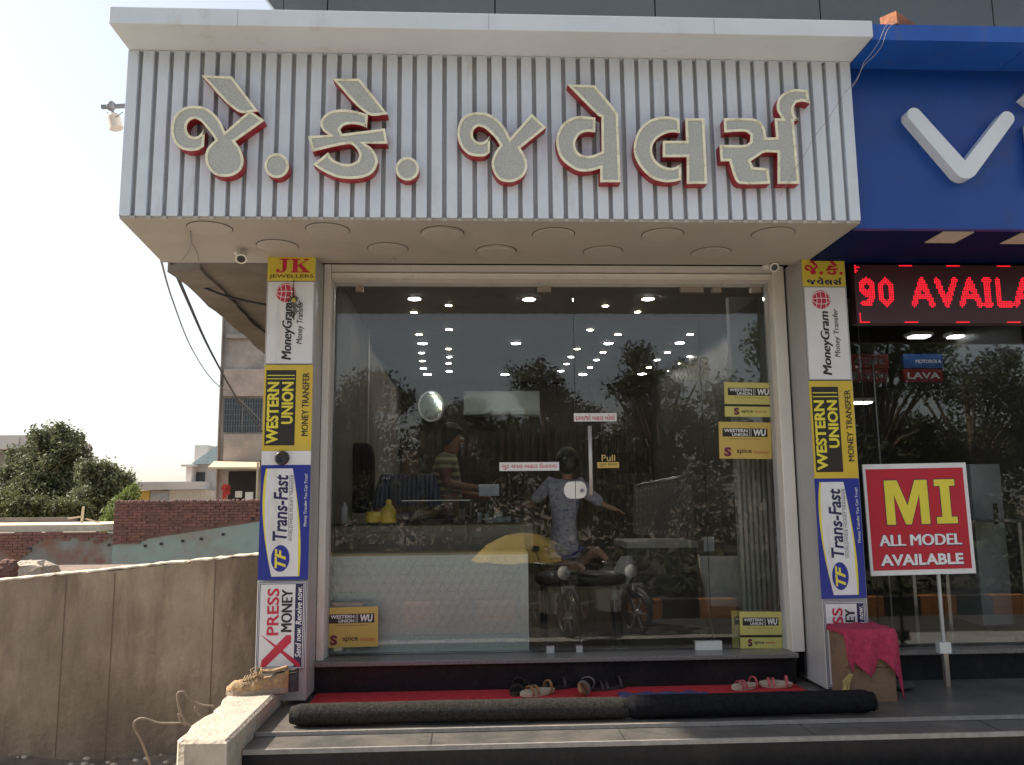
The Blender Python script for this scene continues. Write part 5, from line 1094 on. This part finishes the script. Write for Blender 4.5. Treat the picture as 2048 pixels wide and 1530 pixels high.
for k, (px, py) in enumerate([(959, 1030), (974, 1032), (1018, 1037), (1035, 1040)]):
    p = U(px, py, yd+.1); t_ = B(p[0]-.014, p[0]+.014, yd+.1, yd+.11, z2+.032-.0155, p[2]+.018).build('price_tag', cardm); tag(t_, ['small pale price tag, first from the left inside the showcase', 'small pale price tag, second from the left inside the showcase', 'small pale price tag right of the white tag stand in the showcase', 'small pale price tag, last on the right inside the showcase'][k], 'tag', 'pale price tags in the showcase')
p = U(997, 1036, yd+.1); q = M(); q.box(p[0]-.05, p[0]+.05, yd+.08, yd+.12, z2+.0165, z2+.05); q.box(p[0]-.03, p[0]+.03, yd+.09, yd+.11, z2+.0505, z2+.085); tag(q.build('tag_stand', cardm), 'stepped white tag stand in the middle of the showcase tags', 'stand')
q = M(); p = U(835, 1035, yd+.12)
for k in range(10): a = rng.normal(size=3)*np.array([.05, .02, .015]); b = a+rng.normal(size=3)*.04; q.bar(p+a, p+b+np.array([0, 0, .01]), .012, .004)
tag(q.build('silver_trinkets', steel), 'heap of silver trinkets at the left inside the showcase', 'trinkets')
yp = mat('yellow_plastic', (.68, .52, .08), .35, .08); p = U(777, 1043, .45); q = M(); q.lathe([(.055, 0), (.062, .01), (.052, .05), (.06, .06), (.05, .09), (.03, .12), (.02, .125), (.022, .15), (.01, .165)], (p[0], .45, z2+.0165), 20); tag(q.build('yellow_pot', yp, smooth=True), 'tall yellow lidded pot on the counter', 'pot')
p = U(752, 1043, .45); q = M(); q.lathe([(.045, 0), (.06, .012), (.062, .05), (.055, .055), (.06, .075), (.05, .08)], (p[0]-.015, .47, z2+.0165), 20); tag(q.build('yellow_bowl', yp, smooth=True), 'stack of short yellow bowls left of the tall pot', 'bowls')
p = U(689, 1035, .46); q = M(); q.lathe([(.022, 0), (.022, .10), (.02, .115), (.009, .13), (.009, .145)], (p[0], .46, z2+.0165), 16); tag(q.build('plastic_bottle', mat('bottle_plastic', (.5, .55, .58), .2, .05), smooth=True), 'small clear plastic bottle at the left end of the counter', 'bottle')
p = U(978, 980, .75); q = M(); q.bar((p[0]-.075, .75, p[2]), (p[0]+.075, .75, p[2]), .006, .085, None, (0, 0, 1)); tag(q.build('paper_card', cardm), 'pale card standing on the showcase beside the standing man', 'card')
# mirror, air conditioners
p = U(862, 812, 6.3); q = M()
mr = thing('oval_mirror', 'oval mirror with grey frame hanging high on the wood wall', 'mirror', p); q.prism([(p[0]+.18*math.cos(a), p[2]+.22*math.sin(a)) for a in np.linspace(0, 6.283, 33)[:-1]], lambda u, v, d: (u, 6.3+d, v), .15, 0); q.build('frame', MATS['satin'], mr); q = M(); q.prism([(p[0]+.155*math.cos(a), p[2]+.195*math.sin(a)) for a in np.linspace(0, 6.283, 33)[:-1]], lambda u, v, d: (u, 6.297+d, v), .0025, 0); q.build('mirror_glass', mat('mirror_glass', (.55, .66, .62), .08, 0, metal=.8), mr)
acm = mat('ac_white', (.38, .43, .41), .4, .03)
for i, (a_, b_) in enumerate((((927, 830), (1080, 780)), ((1362, 832), (1450, 781)))):
    p0 = U(*a_, 6.2); p1 = U(*b_, 6.2); t = thing('air_conditioner', ['white wall air conditioner near the middle of the wood wall', 'white wall air conditioner at the right of the wood wall'][i], 'air conditioner', ((p0[0]+p1[0])/2, 6.3, p0[2]))
    B(p0[0], p1[0], 6.25, 6.45, p0[2], p1[2]).build('body', acm, t, bevel=.02); B(p0[0]+.03, p1[0]-.03, 6.235, 6.249, p0[2]+.02, p0[2]+.06).build('louvre', mat('ac_louvre', (.3, .34, .33), .4, 0) if 'ac_louvre' not in MATS else MATS['ac_louvre'], t)
# mirror reflections of lamps, put on the left wall as glowing dots
mirror_dots = mat('fairy_light', (.9, .9, .9), .5, 0, emit=(1, .9, .75), es=6)
for i, (a_, b_, n) in enumerate((((739, 709), (773, 786), 7), ((735, 811), (782, 884), 9), ((745, 930), (768, 953), 5))):
    p0 = Ux(*a_, -1.045); p1 = Ux(*b_, -1.045); q = M()
    for k in range(n): c = p0+(p1-p0)*k/(n-1); q.ell((-1.045, c[1], c[2]), (.012, .02, .014), None, 8, 5)
    t = q.build('light_string', mirror_dots); tag(t, ['short row of tiny lights highest on the left inner wall', 'longest row of tiny lights in the middle of the left inner wall', 'lowest row of tiny lights on the left inner wall'][i], 'lights')
# inner column and tall black chair
a = U(724, 900, 2.6); B(a[0]-.05, a[0]+.05, 2.6, 2.7, .021, 2.70).build('post', mat('pale_post', (.42, .40, .36), .5, .05), bld)
leath = mat('black_leather', (.012, .012, .016), .65, .1, spec=.2)
def soft(c, r, e=.5, n=20, m_=12):
    vs = []
    f = lambda w, k: math.copysign(abs(w)**k, w)
    for i in range(m_+1):
        v = -math.pi/2+math.pi*i/m_
        for k in range(n):
            u = 2*math.pi*k/n; vs.append((c[0]+r[0]*f(math.cos(v), e)*f(math.cos(u), e), c[1]+r[1]*f(math.cos(v), e)*f(math.sin(u), e), c[2]+r[2]*f(math.sin(v), e)))
    return vs, [(i*n+k, i*n+(k+1) % n, (i+1)*n+(k+1) % n, (i+1)*n+k) for i in range(m_) for k in range(n)]
p = U(716, 955, 1.7); ch = thing('office_chair', 'high backed black leather office chair behind the left end of the counter', 'chair', (p[0], 1.8, .02))
q = M(); q.add(*soft((p[0], 1.78, p[2]+.0), (.135, .07, .30))); q.build('backrest', leath, ch, smooth=True); q = M(); q.add(*soft((p[0], 1.6, .52), (.25, .24, .07))); q.build('seat', leath, ch, smooth=True); q = M(); q.tube([(p[0], 1.65, .1), (p[0], 1.65, .46)], .03, 10)
for k in range(5): a = k*1.2566; q.tube([(p[0], 1.65, .12), (p[0]+.28*math.cos(a), 1.65+.28*math.sin(a), .06)], .02, 6)
q.build('base', steel, ch)
# right side furniture
ps = thing('jewellery_stand', 'dark sloping jewellery board with rows of small pale tags on a low cabinet', 'display stand', U(1325, 1080, 1.6))
pA, pB, pC, pD = U(1269, 1068, 1.5), U(1388, 1078, 1.3), U(1384, 948, 1.45), U(1270, 972, 1.7)
q = M(); q.add([tuple(v) for v in (pA, pB, pC, pD)]+[tuple(v+np.array([0, .06, 0])) for v in (pA, pB, pC, pD)], [(0, 1, 2, 3), (7, 6, 5, 4), (0, 4, 5, 1), (1, 5, 6, 2), (2, 6, 7, 3), (3, 7, 4, 0)]); q.build('board', mat('board_brown', (.10, .085, .075), .6, .1), ps)
q = M(); q.tube([tuple(pD), tuple(pC)], .012, 8); q.build('top_rim', steel, ps, smooth=True)
q = M()
for r_ in range(7):
    for k in range(14):
        u = (k+.6)/14.6; v = (r_+.5)/7.4; c = (pA*(1-u)+pB*u)*(1-v)+(pD*(1-u)+pC*u)*v; q.box(c[0]-.008, c[0]+.008, c[1]-.006, c[1]-.002, c[2]-.016, c[2]+.014)
q.build('tag', mat('dim_tag', (.30, .27, .24), .6, .1), ps, kind='stuff')
p0 = U(1245, 1100, 1.5); p1 = U(1393, 1090, 1.3); B(p0[0], p1[0], 1.3, 1.9, .021, float(p1[2])-.02).build('cabinet', mat('cabinet_dark', (.05, .042, .038), .5, .1), ps); B(p0[0], p1[0]+.01, 1.28, 1.92, float(p1[2])-.019, float(p1[2])+.03).build('cabinet_top', mat('cabinet_top', (.38, .36, .33), .4, .05), ps)
sheetm = mat('white_sheet', (.42, .41, .39), .7, .06); q = M(); P = [U(1398, 1112, .75), U(1478, 1112, .62), U(1505, 1216, .5), U(1416, 1212, .6)]; nx = 12; vs = []
for j in range(nx):
    for i in range(nx):
        u = i/(nx-1); v = j/(nx-1); c = (P[0]*(1-u)+P[1]*u)*(1-v)+(P[3]*(1-u)+P[2]*u)*v; vs.append((c[0], c[1]+.012*math.sin(u*9+v*4), c[2]))
q.add(vs, [(j*nx+i, (j+1)*nx+i, (j+1)*nx+i+1, j*nx+i+1) for j in range(nx-1) for i in range(nx-1)]); o = q.build('draped_sheet', sheetm, smooth=True); so_ = o.modifiers.new('s', 'SOLIDIFY'); so_.thickness = .01; tag(o, 'pale sheet draped over the folded chair inside the right pane', 'sheet')
fc = thing('folded_chair', 'dark folded chair leaning under the pale sheet inside the right pane', 'chair', U(1450, 1270, .7)); 
for a_, b_ in (((1397, 1110), (1428, 1280)), ((1480, 1110), (1508, 1270))): q = M(); q.tube([tuple(U(*a_, .8)), tuple(U(*b_, .62))], .012, 8); q.build('leg', MATS['fitting'], fc, smooth=True)
q = M(); q.add(*soft(U(1455, 1262, .75), (.14, .1, .11), .7)); q.build('seat', leath, fc, smooth=True)
pw = U(1418, 1088, 1.0); q = M(); q.bar((pw[0]-.04, 1.0, pw[2]), (pw[0]+.04, 1.0, pw[2]), .01, .11); tag(q.build('white_card', signw), 'white card standing above the draped sheet', 'card')
# reflection of a white bag, modelled as a solid thing behind the glass
q = M(); nx, ny = 9, 12; pA, pB = U(1222, 1200, .95), U(1262, 1112, .95); vs = []
for j in range(ny):
    for k in range(16):
        v = j/(ny-1); a = 2*math.pi*k/16; w = (.02+.055*math.sin(math.pi*min(1, v*.9+.1))); cx_ = pB[0]+(pA[0]-pB[0])*v*.7-.03; vs.append((cx_+w*math.cos(a)*(1+.2*math.sin(3*a+v*4)), .95+w*.6*math.sin(a), pB[2]+(pA[2]-pB[2])*v))
q.add(vs, [(j*16+k, j*16+(k+1) % 16, (j+1)*16+(k+1) % 16, (j+1)*16+k) for j in range(ny-1) for k in range(16)]+[tuple(range((ny-1)*16, ny*16))]); tag(q.build('white_bag', sheetm, smooth=True), 'limp white plastic bag hanging beside the low cabinet in the doorway', 'bag')
# ------------------------------------------------------------------ people
def skinned(name, J, E, m, parent, sub=2):
    me = bpy.data.meshes.new(name); ks = list(J); me.from_pydata([tuple(float(c) for c in J[k][0]) for k in ks], [(ks.index(a), ks.index(b)) for a, b in E], [])
    ob = bpy.data.objects.new(name, me); COL.objects.link(ob); ob.modifiers.new('skin', 'SKIN'); sb_ = ob.modifiers.new('sub', 'SUBSURF'); sb_.levels = sub; sb_.render_levels = sub
    for i, k in enumerate(ks):
        r = J[k][1]; sv = me.skin_vertices[0].data[i]; sv.radius = (r, r) if not isinstance(r, tuple) else r; sv.use_root = (i == 0)
    dg = bpy.context.evaluated_depsgraph_get(); me2 = bpy.data.meshes.new_from_object(ob.evaluated_get(dg)); bpy.data.objects.remove(ob)
    V = np.array([v.co[:] for v in me2.vertices])-np.array(parent['_w']); me2.vertices.foreach_set('co', V.ravel()); me2.materials.clear(); me2.materials.append(m); me2.polygons.foreach_set('use_smooth', [True]*len(me2.polygons))
    o2 = bpy.data.objects.new(name, me2); COL.objects.link(o2); o2.parent = parent; o2['_w'] = list(parent['_w']); return o2
skin = mat('skin_brown', (.26, .13, .08), .55, .08); hairm = mat('black_hair', (.012, .01, .01), .5, .2, 40)
def stripe(name, c1, c2, sc, axis=2):
    m = mat(name, c1, .85, 0); n = m.node_tree.nodes; L = m.node_tree.links; tc = n.new('ShaderNodeTexCoord'); w = n.new('ShaderNodeTexWave'); w.bands_direction = 'XYZ'[axis]; w.inputs['Scale'].default_value = sc; w.inputs['Distortion'].default_value = .6
    r = n.new('ShaderNodeValToRGB'); r.color_ramp.elements[0].color = c1+(1,); r.color_ramp.elements[1].color = c2+(1,); r.color_ramp.elements[0].position = .35; r.color_ramp.elements[1].position = .5
    L.new(tc.outputs['Object'], w.inputs[0]); L.new(w.outputs[0], r.inputs[0]); L.new(r.outputs[0], n['Principled BSDF'].inputs['Base Color']); return m
def head(c, r, face, par, hair_r=1.12, cover=.1):
    """ellipsoid head with nose, ears, eyes; hair cap. face = unit direction"""
    f = Vector(face).normalized(); up = Vector((0, 0, 1)); s = f.cross(up).normalized(); c = Vector(c)
    hq = M(); ns, nr = 24, 16; vs = []
    for i in range(nr+1):
        v = math.pi*i/nr
        for k in range(ns):
            u = 2*math.pi*k/ns; d = f*math.cos(u)*math.sin(v)+s*math.sin(u)*math.sin(v)+up*math.cos(v)
            if d.dot(f) > cover and d.z < .35: continue_ = 0.6
            else: continue_ = hair_r
            if d.z < -.55 and d.dot(f) > -.5: continue_ = .6
            vs.append(c+Vector((d.x*r, d.y*r, d.z*r*1.22))*continue_)
    hq.add(vs, [(i*ns+k, i*ns+(k+1) % ns, (i+1)*ns+(k+1) % ns, (i+1)*ns+k) for i in range(nr) for k in range(ns)]); hq.build('hair', hairm, par, smooth=True)
    q = M(); 
    for sg in (-1, 1): q.ell(c+f*r*.9+s*sg*r*.36+up*r*.08, (r*.11,)*3, inkw, 8, 6); q.ell(c+f*r*.99+s*sg*r*.36+up*r*.08, (r*.05,)*3, inkk, 8, 6)
    q.ell(c+f*r*.93-up*r*.5, (r*.2, r*.2, r*.05), inkp, 10, 6); q.build('face_features', None, par, smooth=True)
def handj(J, E, wrist, d, side, r):
    d = np.array(d, float); d /= np.linalg.norm(d); side = np.array(side, float); w = np.array(J[wrist][0]); J[wrist+'p'] = (w+d*.06, r*1.25); E.append((wrist, wrist+'p'))
    for i, o in enumerate((-.03, -.01, .01, .03)):
        a = f'{wrist}f{i}'; J[a] = (w+d*.10+side*o, .009); J[a+'t'] = (w+d*(.15-.006*abs(i-1.5))+side*o*1.1+np.array([0, 0, -.015]), .007); E += [(wrist+'p', a), (a, a+'t')]
    J[wrist+'th'] = (w+d*.06+side*.05, .010); J[wrist+'tt'] = (w+d*.10+side*.06, .008); E += [(wrist+'p', wrist+'th'), (wrist+'th', wrist+'tt')]
# man standing behind the counter, striped polo, facing right
ym_ = 1.55; hd_ = U(905, 880, ym_); sh_ = U(885, 915, ym_); hp = U(893, 1010, ym_)
t = thing('person', 'man in a yellow and grey striped polo shirt standing behind the showcase, looking down', 'person', (hp[0], ym_, .02))
x0, z0 = float(hp[0]), float(hp[2]); S_ = float(sh_[2]); el = U(895, 968, ym_-.2); wr = U(938, 975, ym_-.25)
J = {'hip': ((x0, ym_, z0-.02), .14), 'waist': ((x0-.01, ym_, z0+.12), .125), 'chest': ((x0-.02, ym_, S_-.1), (.15, .13)), 'neck': ((x0+.03, ym_, S_+.03), .055), 'hd': (tuple(hd_-np.array([0, 0, .01])), .085), 'top': (tuple(hd_+np.array([0, 0, .06])), .07), 'nose': (tuple(hd_+np.array([.105, -.02, -.02])), .014),
     'sl': ((x0-.02, ym_-.17, S_-.03), .062), 'el': (tuple(el), .045), 'wl': (tuple(wr), .03), 'sr': ((x0, ym_+.17, S_-.03), .062), 'er': ((x0+.08, ym_+.2, S_-.28), .045), 'wr': ((x0+.28, ym_+.1, S_-.33), .03),
     'tl': ((x0, ym_-.09, z0-.12), .095), 'kl': ((x0, ym_-.1, .5), .065), 'al': ((x0-.02, ym_-.1, .1), .045), 'fl': ((x0+.12, ym_-.1, .05), .035), 'tr': ((x0, ym_+.09, z0-.12), .095), 'kr': ((x0, ym_+.1, .5), .065), 'ar': ((x0-.02, ym_+.1, .1), .045), 'fr': ((x0+.12, ym_+.1, .05), .035)}
E_ = [('hip', 'waist'), ('waist', 'chest'), ('chest', 'neck'), ('neck', 'hd'), ('hd', 'top'), ('hd', 'nose'), ('chest', 'sl'), ('sl', 'el'), ('el', 'wl'), ('chest', 'sr'), ('sr', 'er'), ('er', 'wr'), ('hip', 'tl'), ('tl', 'kl'), ('kl', 'al'), ('al', 'fl'), ('hip', 'tr'), ('tr', 'kr'), ('kr', 'ar'), ('ar', 'fr')]
handj(J, E_, 'wl', (1, 0, -.1), (0, 1, 0), .024); handj(J, E_, 'wr', (1, -.3, -.1), (0, 1, 0), .024)
skinned('body', J, E_, skin, t); head(hd_+np.array([0, 0, .02]), .095, (1, -.25, -.2), t)
def grow(J, keys, g): return {k: (J[k][0], tuple(v+g for v in J[k][1]) if isinstance(J[k][1], tuple) else J[k][1]+g) for k in keys}
J2 = grow(J, ['hip', 'waist', 'chest', 'sl', 'sr'], .02); 
for a_, b_, c_2 in (('sl', 'el', 'q1'), ('sr', 'er', 'q2')): J2[c_2] = (tuple(np.array(J[a_][0])*.35+np.array(J[b_][0])*.65), .066)
J2['col'] = (tuple(np.array(J['neck'][0])-np.array([0, 0, .02])), .068)
skinned('shirt', J2, [('hip', 'waist'), ('waist', 'chest'), ('chest', 'sl'), ('chest', 'sr'), ('sl', 'q1'), ('sr', 'q2'), ('chest', 'col')], stripe('polo_stripes', (.50, .45, .27), (.20, .18, .13), 5.2), t)
skinned('trousers', grow(J, ['hip', 'tl', 'kl', 'al', 'tr', 'kr', 'ar'], .012), [('hip', 'tl'), ('tl', 'kl'), ('kl', 'al'), ('hip', 'tr'), ('tr', 'kr'), ('kr', 'ar')], inkg, t)
# seated man, dark checked shirt
ym_ = 1.35; hd_ = U(822, 912, ym_); x0 = float(hd_[0])-.02; S_ = float(U(815, 955, ym_)[2])
t = thing('person', 'man in a dark blue checked shirt sitting behind the counter, facing the street', 'person', (x0, ym_, .02)); z0 = S_-.42
J = {'hip': ((x0, ym_, z0), .14), 'waist': ((x0, ym_-.02, z0+.15), .13), 'chest': ((x0, ym_-.03, S_-.08), (.16, .12)), 'neck': ((x0+.01, ym_-.03, S_+.03), .055), 'hd': (tuple(hd_), .085), 'top': (tuple(hd_+np.array([0, 0, .06])), .07), 'nose': (tuple(hd_+np.array([.02, -.105, -.01])), .014),
     'sl': ((x0-.18, ym_-.02, S_-.03), .06), 'el': ((x0-.22, ym_-.15, S_-.28), .045), 'wl': ((x0-.08, ym_-.36, S_-.33), .03), 'sr': ((x0+.18, ym_-.02, S_-.03), .06), 'er': ((x0+.22, ym_-.15, S_-.28), .045), 'wr': ((x0+.1, ym_-.36, S_-.33), .03),
     'kl': ((x0-.12, ym_-.42, z0-.02), .07), 'al': ((x0-.12, ym_-.4, .1), .045), 'fl': ((x0-.12, ym_-.5, .05), .035), 'kr': ((x0+.12, ym_-.42, z0-.02), .07), 'ar': ((x0+.12, ym_-.4, .1), .045), 'fr': ((x0+.12, ym_-.5, .05), .035)}
E_ = [('hip', 'waist'), ('waist', 'chest'), ('chest', 'neck'), ('neck', 'hd'), ('hd', 'top'), ('hd', 'nose'), ('chest', 'sl'), ('sl', 'el'), ('el', 'wl'), ('chest', 'sr'), ('sr', 'er'), ('er', 'wr'), ('hip', 'kl'), ('kl', 'al'), ('al', 'fl'), ('hip', 'kr'), ('kr', 'ar'), ('ar', 'fr')]
handj(J, E_, 'wl', (.5, -1, -.1), (1, .3, 0), .024); handj(J, E_, 'wr', (-.5, -1, -.1), (1, -.3, 0), .024)
skinned('body', J, E_, mat('skin_dark', (.17, .08, .05), .55, .08), t); head(hd_+np.array([0, 0, .02]), .095, (.15, -1, 0), t)
J2 = grow(J, ['hip', 'waist', 'chest', 'sl', 'sr', 'el', 'er'], .018); J2['col'] = (tuple(np.array(J['neck'][0])-np.array([0, 0, .02])), .066)
skinned('shirt', J2, [('hip', 'waist'), ('waist', 'chest'), ('chest', 'sl'), ('chest', 'sr'), ('sl', 'el'), ('sr', 'er'), ('chest', 'col')], stripe('check_shirt', (.02, .025, .06), (.10, .11, .16), 9, 0), t)
skinned('trousers', grow(J, ['hip', 'kl', 'al', 'kr', 'ar'], .012), [('hip', 'kl'), ('kl', 'al'), ('hip', 'kr'), ('kr', 'ar')], inkg, t)
# child kneeling on the bench, back to the street
yh = .95; hd_ = U(1135, 925, yh); ch_ = U(1128, 985, yh); hp = U(1128, 1082, yh); kn = U(1130, 1130, yh-.08); ft = U(1196, 1100, yh-.25); toe = U(1216, 1122, yh-.28)
seat_z = float(kn[2])-.055
bn = thing('customer_bench', 'low dark padded bench in front of the counter, under the kneeling child', 'bench', (float(kn[0])+.1, yh, .02))
q = M(); q.add(*soft((float(kn[0])+.12, yh, seat_z-.05), (.34, .22, .05), .5)); q.build('seat', leath, bn, smooth=True)
for dx_ in (-.16, .4):
    for dy_ in (-.16, .16): q = M(); q.tube([(float(kn[0])+dx_, yh+dy_, .021), (float(kn[0])+dx_*.95, yh+dy_, seat_z-.09)], .014, 8); q.build('leg', black, bn)
t = thing('person', 'child in a pale patterned top and blue trousers kneeling at the counter, seen from behind', 'person', (float(hp[0]), yh, seat_z))
eL, wL = U(1085, 985, yh+.05), U(1064, 1006, yh+.12); eR, wR = U(1172, 985, yh-.05), U(1212, 1012, yh-.08)
J = {'hip': (tuple(hp), (.115, .085)), 'waist': (tuple(hp*.55+ch_*.45), (.105, .08)), 'chest': (tuple(ch_), (.125, .085)), 'neck': ((float(hd_[0])-.005, yh, float(ch_[2])+.085), .035), 'hd': (tuple(hd_), .072), 'top': (tuple(hd_+np.array([0, 0, .05])), .06), 'nose': (tuple(hd_+np.array([.02, .085, 0])), .011),
     'sl': (tuple(U(1100, 967, yh)), .046), 'el': (tuple(eL), .036), 'wl': (tuple(wL), .02), 'sr': (tuple(U(1160, 967, yh)), .046), 'er': (tuple(eR), .036), 'wr': (tuple(wR), .02),
     'tl': (tuple(hp+np.array([-.05, 0, -.08])), .062), 'kl': (tuple(kn+np.array([-.04, .05, .0])), .045), 'al': (tuple(kn+np.array([.06, -.24, .01])), .03), 'fl': (tuple(kn+np.array([.10, -.33, -.01])), .024),
     'tr': (tuple(hp+np.array([.05, 0, -.08])), .062), 'kr': (tuple(kn+np.array([.09, .04, 0])), .045), 'ar': (tuple(ft), .03), 'fr': (tuple(toe), .022)}
E_ = [('hip', 'waist'), ('waist', 'chest'), ('chest', 'neck'), ('neck', 'hd'), ('hd', 'top'), ('hd', 'nose'), ('chest', 'sl'), ('sl', 'el'), ('el', 'wl'), ('chest', 'sr'), ('sr', 'er'), ('er', 'wr'), ('hip', 'tl'), ('tl', 'kl'), ('kl', 'al'), ('al', 'fl'), ('hip', 'tr'), ('tr', 'kr'), ('kr', 'ar'), ('ar', 'fr')]
handj(J, E_, 'wr', (1, -.1, -.35), (0, .7, 0), .016); handj(J, E_, 'wl', (-.6, .6, -.2), (.5, .5, 0), .016)
skinned('body', J, E_, mat('skin_child', (.33, .18, .12), .55, .08), t); head(hd_+np.array([0, 0, .01]), .08, (.1, 1, .1), t, 1.14)
top_m = mat('patterned_top', (.42, .42, .48), .9, .05, 8, dirt=(.08, .09, .20), dscale=38, dthr=.56)
J2 = grow(J, ['hip', 'waist', 'chest', 'sl', 'sr', 'el', 'er'], .017); J2['hem'] = (tuple(hp+np.array([0, 0, -.06])), (.15, .115)); J2['col'] = (tuple(np.array(J['neck'][0])-np.array([0, 0, .02])), .045); J2['ql'] = (tuple(eL*.15+wL*.85), .040); J2['qr'] = (tuple(eR*.12+wR*.88), .040)
skinned('top', J2, [('hem', 'hip'), ('hip', 'waist'), ('waist', 'chest'), ('chest', 'sl'), ('chest', 'sr'), ('sl', 'el'), ('sr', 'er'), ('el', 'ql'), ('er', 'qr'), ('chest', 'col')], top_m, t)
skinned('trousers', grow(J, ['hip', 'tl', 'kl', 'tr', 'kr'], .014), [('hip', 'tl'), ('tl', 'kl'), ('hip', 'tr'), ('tr', 'kr')], mat('blue_trousers', (.02, .04, .25), .8, .15), t)
